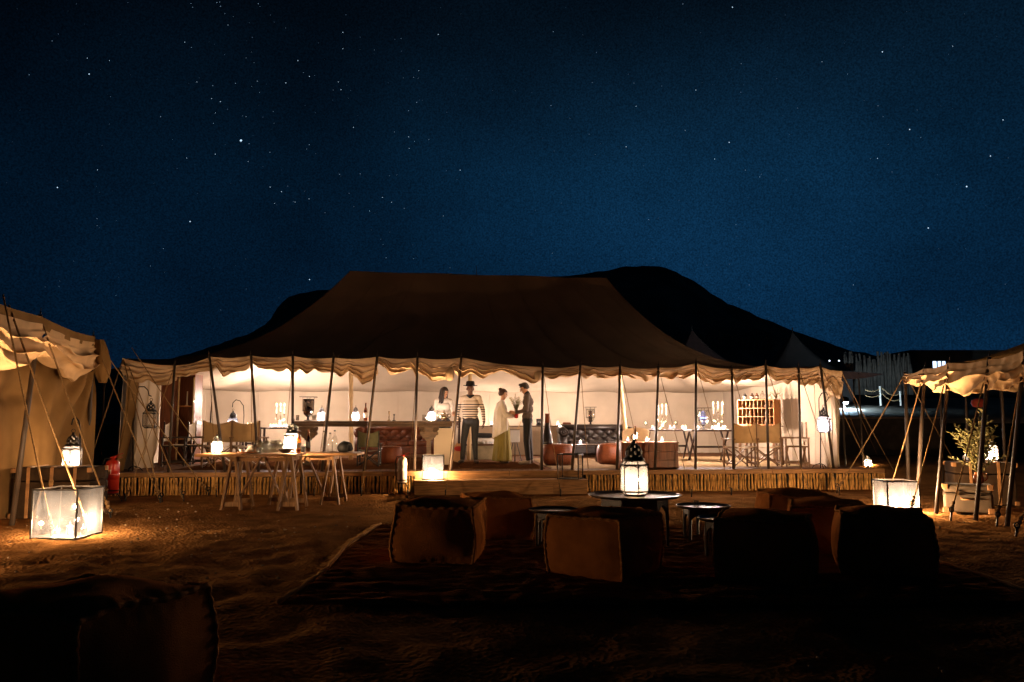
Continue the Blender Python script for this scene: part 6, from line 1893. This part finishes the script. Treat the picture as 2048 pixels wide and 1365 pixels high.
def capsule(mb, a, b, ra, rb):
    a = Vector(a); b = Vector(b); d = b - a; L = d.length
    if L < 1e-5: mb.ell(a, (ra, ra, ra), 14, 10); return
    d.normalize(); ref = Vector((0, 0, 1)) if abs(d.z) < .9 else Vector((1, 0, 0))
    x = d.cross(ref).normalized(); y = d.cross(x)
    prof = [(ra * math.cos(t), -ra * math.sin(t)) for t in (PI / 2 * .98, PI / 3, PI / 6, 0)] + [(rb * math.cos(t), L + rb * math.sin(t)) for t in (0, PI / 6, PI / 3, PI / 2 * .98)]
    R = Matrix((x, y, d)).transposed().to_4x4(); R.translation = a
    # proper handedness for outward faces
    mb.lathe(prof, 14, M=R)

class Fig:
    def __init__(s): s.p = []
    def cap(s, a, b, ra, rb, m, sq=1.0): s.p.append((Vector(a), Vector(b), ra, rb, m, sq)); return s
    def ball(s, c, r, m): return s.cap(c, c, r, r, m)
    def ellip(s, c, r, m):      # ellipsoid kept separately
        s.p.append((Vector(c), Vector(r), None, None, m, 1)); return s
    def build(s, par, mats, voxel=0.0085):
        q = MB()
        for (a, b, ra, rb, m, sq) in s.p:
            if ra is None: q.ell(a, b, 18, 12)
            else: capsule(q, a, b, ra, rb)
        me = q.mesh('body', [mats[0]])
        bm = bmesh.new(); bm.from_mesh(me); bmesh.ops.recalc_face_normals(bm, faces=bm.faces); bm.to_mesh(me); bm.free()
        o = bpy.data.objects.new('body_tmp', me); COL.objects.link(o)
        r = o.modifiers.new('r', 'REMESH'); r.mode = 'VOXEL'; r.voxel_size = voxel; r.use_smooth_shade = True
        sm = o.modifiers.new('s', 'SMOOTH'); sm.iterations = 3; sm.factor = 0.5
        dg = bpy.context.evaluated_depsgraph_get()
        m2 = bpy.data.meshes.new_from_object(o.evaluated_get(dg))
        bpy.data.objects.remove(o)
        n = len(m2.polygons)
        c = np.zeros(n * 3, dtype=np.float32); m2.polygons.foreach_get('center', c); c = c.reshape(-1, 3)
        best = np.full(n, 1e9); idx = np.zeros(n, dtype=np.int32)
        for (a, b, ra, rb, m, sq) in s.p:
            A = np.array(a); B = np.array(b)
            if ra is None:
                dd = (np.linalg.norm((c - A) / B, axis=1) - 1) * min(b)
            else:
                AB = B - A; L2 = (AB @ AB) or 1e-9
                t = np.clip(((c - A) @ AB) / L2, 0, 1)
                dd = np.linalg.norm(c - (A + t[:, None] * AB), axis=1) - (ra + (rb - ra) * t)
            k = dd < best; best[k] = dd[k]; idx[k] = m
        m2.materials.clear()
        for q_ in mats: m2.materials.append(q_)
        m2.polygons.foreach_set('material_index', idx); m2.polygons.foreach_set('use_smooth', [True] * n)
        m2.name = 'body'
        ob = bpy.data.objects.new('body', m2); COL.objects.link(ob); ob.parent = par
        return ob

def hand(f, wrist, d, palm_n, m, curl=0.5, s=1.0, side=1):
    """hand from wrist along d; palm_n = palm normal; side = thumb side sign along d x palm_n"""
    d = Vector(d).normalized(); pn = Vector(palm_n).normalized(); x = d.cross(pn).normalized() * side
    w = Vector(wrist)
    f.cap(w, w + d * .035 * s, .021 * s, .022 * s, m)
    for k in range(4):
        o = (k - 1.5) * .019 * s
        k0 = w + d * .04 * s + x * o; k1 = w + d * .088 * s + x * o * 1.05
        f.cap(w + d * .02 * s + x * o * .7, k1, .013 * s, .0115 * s, m)
        L = (.074, .083, .078, .060)[k if side > 0 else k] * s
        d1 = (d * math.cos(curl) + pn * math.sin(curl)); d2 = (d * math.cos(curl * 2.1) + pn * math.sin(curl * 2.1))
        k2 = k1 + d1 * L * .52; k3 = k2 + d2 * L * .5
        f.cap(k1, k2, .0100 * s, .0092 * s, m); f.cap(k2, k3, .0092 * s, .0078 * s, m)
    t0 = w + d * .025 * s - x * .024 * s; t1 = t0 + (d * .55 - x * .6 + pn * .35).normalized() * .042 * s; t2 = t1 + (d * .85 - x * .1 + pn * .4).normalized() * .034 * s
    f.cap(t0, t1, .013 * s, .011 * s, m); f.cap(t1, t2, .011 * s, .009 * s, m)

def head(f, c, fw, m, s=1.0, tilt=0.0):
    """head with jaw, nose, brow, ears. fw = facing (unit), c = skull centre"""
    c = Vector(c); fw = Vector(fw).normalized(); up0 = Vector((0, 0, 1)); sd = fw.cross(up0).normalized()
    up = (up0 * math.cos(tilt) + fw * math.sin(tilt)); fwd = (fw * math.cos(tilt) - up0 * math.sin(tilt))
    def P(a, b, h): return c + sd * a * s + fwd * b * s + up * h * s
    f.cap(P(0, -.022, .022), P(0, .012, .026), .083 * s, .080 * s, m)
    f.cap(P(0, .02, -.03), P(0, .028, -.055), .066 * s, .050 * s, m)
    f.cap(P(-.02, .045, -.085), P(.02, .045, -.085), .026 * s, .026 * s, m)
    f.cap(P(0, .088, .012), P(0, .108, -.024), .009 * s, .014 * s, m)          # nose
    f.cap(P(-.035, .078, .022), P(.035, .078, .022), .011 * s, .011 * s, m)     # brow
    f.cap(P(-.016, .088, -.058), P(.016, .088, -.058), .009 * s, .009 * s, m)   # lips
    for e in (-1, 1): f.cap(P(e * .078, -.005, .012), P(e * .080, -.008, -.022), .014 * s, .010 * s, m)
    return P, up, fwd, sd

def eyes(par, P):
    for e in (-1, 1):
        MB().ell(P(e * .031, .080, .006), (.010, .010, .008), 8, 6).build('eye', m_eye, par, smooth=True)

def hair_cap(par, P, mat, back=1.0, name='hair'):
    q = MB(); nu, nv = 28, 16
    def fn(u, v):
        a = 2 * PI * u; th = v * PI * .62
        fwd = math.cos(a)
        lim = 0.40 if fwd > .35 else (.62 if fwd > -.2 else .70)
        th = v * PI * lim * back
        r = .099 + .006 * math.sin(a * 9) * v + .004 * math.sin(a * 17 + 2)
        return P(r * .93 * math.sin(th) * math.sin(a), -.012 + r * 1.03 * math.sin(th) * math.cos(a), .026 + r * math.cos(th) + .002)
    q.grid(fn, nu, nv)
    return q.build(name, mat, par, smooth=True, solid=0.012)

# --- man in hat and striped shirt, facing the camera
pm = thing('person', 'person in black hat and striped long-sleeved shirt facing the camera', 'person', D(940, 18.0, 0.024))
f = Fig(); SK, SH, JE, SO, CO = 0, 1, 2, 3, 4
for sd in (-1, 1):
    hx = sd * .095
    kn = Vector((-.14, -.05, .50)) if sd < 0 else Vector((.105, .0, .50)); an = Vector((-.17, .02, .10)) if sd < 0 else Vector((.125, .04, .10))
    f.cap((hx + .015, 0, .92), kn, .102, .070, JE); f.cap(kn, an, .068, .052, JE)
    f.cap(an + Vector((0, .0, -.045)), an + Vector((sd * .055, -.19, -.065)), .045, .036, SO); f.cap(an + Vector((0, .015, -.05)), an + Vector((0, 0, -.01)), .045, .05, SO)
    sh = Vector((sd * .19, 0, 1.455 + .012 * sd)); el = Vector((sd * .285, .04, 1.19)); wr = Vector((sd * .30 + .01, -.05 - .03 * sd, .945))
    f.cap((sd * .09, 0, 1.47), sh, .065, .062, SH); f.cap(sh, el, .061, .048, SH); f.cap(el, wr, .047, .036, SH)
    f.cap(wr, wr + Vector((sd * .003, -.006, -.03)), .027, .025, SK)
    hand(f, wr + Vector((sd * .004, -.008, -.03)), (0, -.12, -1), (-sd, 0, 0), SK, .45, 1.0, sd)
f.cap((-.06, 0, .93), (.06, 0, .93), .118, .118, JE)
f.cap((-.055, 0, 1.02), (.055, 0, 1.02), .118, .118, SH); f.cap((-.07, 0, 1.15), (.07, 0, 1.15), .118, .118, SH); f.cap((-.085, 0, 1.32), (.085, 0, 1.32), .122, .122, SH); f.cap((-.07, 0, 1.43), (.07, 0, 1.43), .09, .09, SH)
f.cap((0, 0, 1.48), (0, -.01, 1.56), .062, .055, SK)
P, up, fwd, sdv = head(f, (0, -.02, 1.655), (.18, -1, 0), SK, 1.0, .10)
f.build(pm, [m_skin_d, m_stripe, m_jeans, m_shoe, m_collar])
eyes(pm, P)
q = MB()                                       # neckerchief
q.tube([Vector((.075 * math.cos(a), -.01 + .078 * math.sin(a), 1.515 - .02 * (math.sin(a) < 0) * abs(math.sin(a)))) for a in [2 * PI * k / 20 for k in range(20)]], .022, 7, closed=True)
q.ell((0, -.098, 1.478), (.045, .018, .03), 10, 8); q.build('neckerchief', m_collar, pm, smooth=True)
q = MB(); q.lathe([(.175, .0), (.18, .006), (.17, .012), (.115, .012), (.108, .02), (.105, .09), (.095, .118), (.06, .125), (.03, .112), (0, .112)], 28, c=(0, -.015, 1.715), sx=.92, sy=1.08)
q.v = [(x, y, z + (.02 * abs(x) / .17 if z < 1.735 else 0)) for x, y, z in q.v]
q.build('hat', m_hat, pm, smooth=True)
MB().lathe([(.112, .0), (.1115, .026)], 28, c=(0, -.015, 1.735), sx=.92, sy=1.08).build('hat_band', m_collar, pm, smooth=True)
MB().lathe([(.12, .0), (.121, .03)], 24, c=(0, 0, .985), sx=1.5, sy=1.0).build('belt', m_shoe, pm, smooth=True)

# --- woman with bun, facing right
pw = thing('person', 'person with hair in a bun, white cardigan and long olive skirt', 'person', D(1004, 18.1, 0.024))
f = Fig(); SK, TP, SO = 0, 1, 2
for sd in (-1, 1):
    f.cap((0, sd * .085, .86), (.01, sd * .09, .46), .092, .06, TP); f.cap((.01, sd * .09, .46), (-.02, sd * .10, .09), .052, .036, SK)
    f.cap((-.02, sd * .10, .05), (.12, sd * .115, .032), .036, .030, SO)
    sh = Vector((.0, sd * .155, 1.345)); el = Vector((.10, sd * .20, 1.08)); wr = Vector((.29, sd * .075, 1.12))
    f.cap((0, sd * .07, 1.36), sh, .055, .054, TP); f.cap(sh, el, .055, .048, TP); f.cap(el, wr, .048, .042, TP)
    hand(f, wr, (1, -sd * .28, .06), (0, -sd, .1), SK, .55, .92, -sd)
f.cap((0, -.06, .88), (0, .06, .88), .115, .115, TP); f.cap((0, -.045, 1.05), (0, .045, 1.05), .095, .095, TP); f.cap((.01, -.065, 1.24), (.01, .065, 1.24), .105, .105, TP); f.cap((0, -.05, 1.34), (0, .05, 1.34), .075, .075, TP)
f.cap((0, 0, 1.38), (.015, 0, 1.46), .046, .044, SK)
P, up, fwd, sdv = head(f, (.03, 0, 1.545), (1, -.12, 0), SK, .93, .10)
f.build(pw, [m_skin_l, m_cardi, m_shoe])
eyes(pw, P)
hair_cap(pw, P, m_hairb, 1.05)
bn = MB(); bn.ell(P(0, -.085, .105), (.045, .045, .042), 14, 10); bn.v = [tuple(Vector(v) * 1.0 + Vector((0, 0, .006 * math.sin(v[0] * 300)))) for v in bn.v]; bn.build('bun', m_hairb, pw, smooth=True)
sk = MB()
def skirt(u, v):
    a = 2 * PI * u; r = .135 + .075 * v ** .8 + .018 * math.sin(a * 9 + 2 * v) * v + .008 * math.sin(a * 15) * v
    return Vector((r * math.cos(a) * (1.0), r * math.sin(a) * 1.08, .98 - .93 * v))
sk.grid(skirt, 72, 24).build('skirt', m_skirt, pw, smooth=True, solid=.004)
cd = MB()
def cardi(u, v):                                # open-front cardigan, longer at the back
    a = PI * .22 + 2 * PI * (1 - .22) * u       # gap faces +x (front)
    back = (1 - math.cos(a)) / 2
    L = .60 + .22 * back
    z = 1.37 - L * v
    r = (.10 + .06 * min(1, v * 4)) + .05 * v + .016 * math.sin(a * 8 + v * 3) * v
    ry = r + .06 * math.exp(-((v - .08) / .14) ** 2)
    return Vector((r * math.cos(a) * .95 - .012, ry * math.sin(a), z - .0))
cd.grid(cardi, 72, 26).build('cardigan', m_cardi, pw, smooth=True, solid=.006)
for sd in (-1, 1):                              # wide loose sleeves
    sl = MB(); el = Vector((.10, sd * .20, 1.08)); wr = Vector((.29, sd * .075, 1.12)); sh = Vector((.0, sd * .155, 1.345))
    pts = [sh, lerp(sh, el, .5) + Vector((-.01, sd * .015, 0)), el + Vector((-.01, sd * .01, -.02)), lerp(el, wr, .5) + Vector((0, 0, -.03)), lerp(el, wr, .92) + Vector((0, 0, -.02))]
    sl.tube(pts, [.062, .066, .072, .075, .068], 14, cap=False); sl.build('sleeve', m_cardi, pw, smooth=True)

# --- man in grey sweater, facing left, looking down
pg_ = thing('person', 'person in grey sweater and dark trousers looking down at the plant', 'person', D(1055, 17.7, 0.024))
f = Fig(); SK, SW, TR, SO, CO = 0, 1, 2, 3, 4
for sd in (-1, 1):
    kx = -.02 if sd < 0 else .04
    f.cap((.0, sd * .09, .93), (kx, sd * .105, .50), .102, .074, TR); f.cap((kx, sd * .105, .50), (kx + .035, sd * .11, .11), .072, .056, TR)
    f.cap((kx + .03, sd * .115, .05), (kx - .14, sd * .135, .035), .044, .036, SO); f.cap((kx + .05, sd * .115, .05), (kx + .04, sd * .11, .09), .045, .05, SO)
    sh = Vector((-.01, sd * .19, 1.46)); el = Vector((-.03, sd * .26, 1.17)); wr = Vector((-.24, sd * .11, 1.13))
    f.cap((0, sd * .09, 1.485), sh, .068, .064, SW); f.cap(sh, el, .062, .052, SW); f.cap(el, wr, .050, .038, SW)
    hand(f, wr + Vector((-.02, 0, 0)), (-1, -sd * .32, .04), (0, -sd, .1), SK, .55, 1.0, sd)
f.cap((0, -.06, .95), (0, .06, .95), .118, .118, TR); f.cap((.0, -.06, 1.04), (.0, .06, 1.04), .118, .118, SW); f.cap((.01, -.07, 1.2), (.01, .07, 1.2), .122, .122, SW); f.cap((.015, -.09, 1.36), (.015, .09, 1.36), .125, .125, SW); f.cap((.0, -.07, 1.46), (.0, .07, 1.46), .092, .092, SW)
f.cap((-.005, 0, 1.50), (-.03, 0, 1.575), .060, .055, SK)
f.cap((-.002, 0, 1.52), (-.012, 0, 1.548), .070, .066, CO)
P, up, fwd, sdv = head(f, (-.062, 0, 1.655), (-1, -.12, 0), SK, 1.0, .42)
f.build(pg_, [m_skin_m, m_sweater, m_trous, m_shoeg, m_collar])
eyes(pg_, P)
hair_cap(pg_, P, m_hair, 1.0)
tp = MB(); tp.ell(P(0, .02, .098), (.078, .085, .034), 16, 10); tp.v = [(x, y, z + .008 * math.sin(x * 150) * math.sin(y * 130)) for x, y, z in tp.v]; tp.build('hair_top', m_hair, pg_, smooth=True)
gl = MB()
for e_ in (-1, 1): gl.tube([P(e_ * .031 + .024 * math.cos(a), .098, .006 + .02 * math.sin(a)) for a in [2 * PI * k / 12 for k in range(12)]], .0022, 4, closed=True)
for e_ in (-1, 1): gl.tube([P(e_ * .055, .097, .008), P(e_ * .082, 0.0, .012)], .002, 4)
gl.build('spectacles', m_black, pg_)

# --- vase and sprigs held between the two
vz = (pw.location + pg_.location) / 2
hxw = pw.location.x + .40; hxm = pg_.location.x - .33
vx = (hxw + hxm) / 2
va = thing('glass_vase', 'small dark red glass vase held between the two people', 'vase', (vx, 17.9, ZP + 0.024 + 1.00))
MB().lathe([(0, .003), (.045, .003), (.05, .02), (.052, .10), (.045, .13), (.042, .15), (.038, .15), (.04, .13), (.0, .11)], 16).build('vase_body', MGlass('ruby_glass', (.55, .05, .03), frost=.3, fcol=(.5, .05, .03), refl=.3), va, smooth=True)
MB().tube([(-.05, 0, .12), (-.085, 0, .11), (-.085, 0, .05), (-.05, 0, .04)], .007, 6).build('handle', m_clear, va, smooth=True)
sp_ = thing('sprig_bouquet', 'loose bunch of green sprigs in the held vase', 'plant', (vx, 17.9, ZP + 0.024 + 1.12))
foliage(sp_, 22, 33, 0.042, 0.013, 16, 0.20, 0.46, name='sprigs', maxlean=.5)

# --- woman with long dark hair behind the bar
ph_ = thing('person', 'person with long dark hair and white top behind the bar', 'person', D(886, 18.25, 0.012))
f = Fig(); SK, TP, TR, SO = 0, 1, 2, 3
for sd in (-1, 1):
    f.cap((sd * .085, 0, .90), (sd * .09, -.01, .49), .092, .062, TR); f.cap((sd * .09, -.01, .49), (sd * .10, .03, .09), .06, .044, TR)
    f.cap((sd * .10, .03, .045), (sd * .11, -.13, .032), .038, .032, SO)
    sh = Vector((sd * .16, 0, 1.40)); el = Vector((sd * .215 + .02, -.02, 1.14)); wr = Vector((sd * .15 + .10, -.20, 1.08)) if sd > 0 else Vector((sd * .23, -.10, .92))
    f.cap((sd * .07, 0, 1.42), sh, .056, .055, TP); f.cap(sh, el, .053, .043, TP); f.cap(el, wr, .040, .030, SK)
    hand(f, wr, ((.45, -.8, .1) if sd > 0 else (0, -.2, -1)), (-sd, 0, 0), SK, .5, .94, sd)
f.cap((-.06, 0, .92), (.06, 0, .92), .112, .112, TR); f.cap((-.045, 0, 1.08), (.045, 0, 1.08), .098, .098, TP); f.cap((-.065, -.005, 1.28), (.065, -.005, 1.28), .108, .108, TP); f.cap((-.05, 0, 1.39), (.05, 0, 1.39), .075, .075, TP)
f.cap((0, 0, 1.43), (.01, -.01, 1.52), .048, .045, SK)
P, up, fwd, sdv = head(f, (.02, -.02, 1.60), (.75, -.66, 0), SK, .95, .12)
f.build(ph_, [m_skin_m, m_wtop, m_jeans, m_shoe])
eyes(ph_, P)
hair_cap(ph_, P, m_hair, 1.1)
lh = MB()
def longhair(u, v):
    a = PI * (.18 + 1.64 * u)                   # behind and beside the face
    r = .088 + .02 * v + .008 * math.sin(a * 11 + v * 4)
    return P(r * math.sin(a), r * math.cos(a) * 1.0 - .012 - .03 * v, .06 - .40 * v)
lh.grid(longhair, 48, 18).build('long_hair', m_hair, ph_, smooth=True, solid=.016)
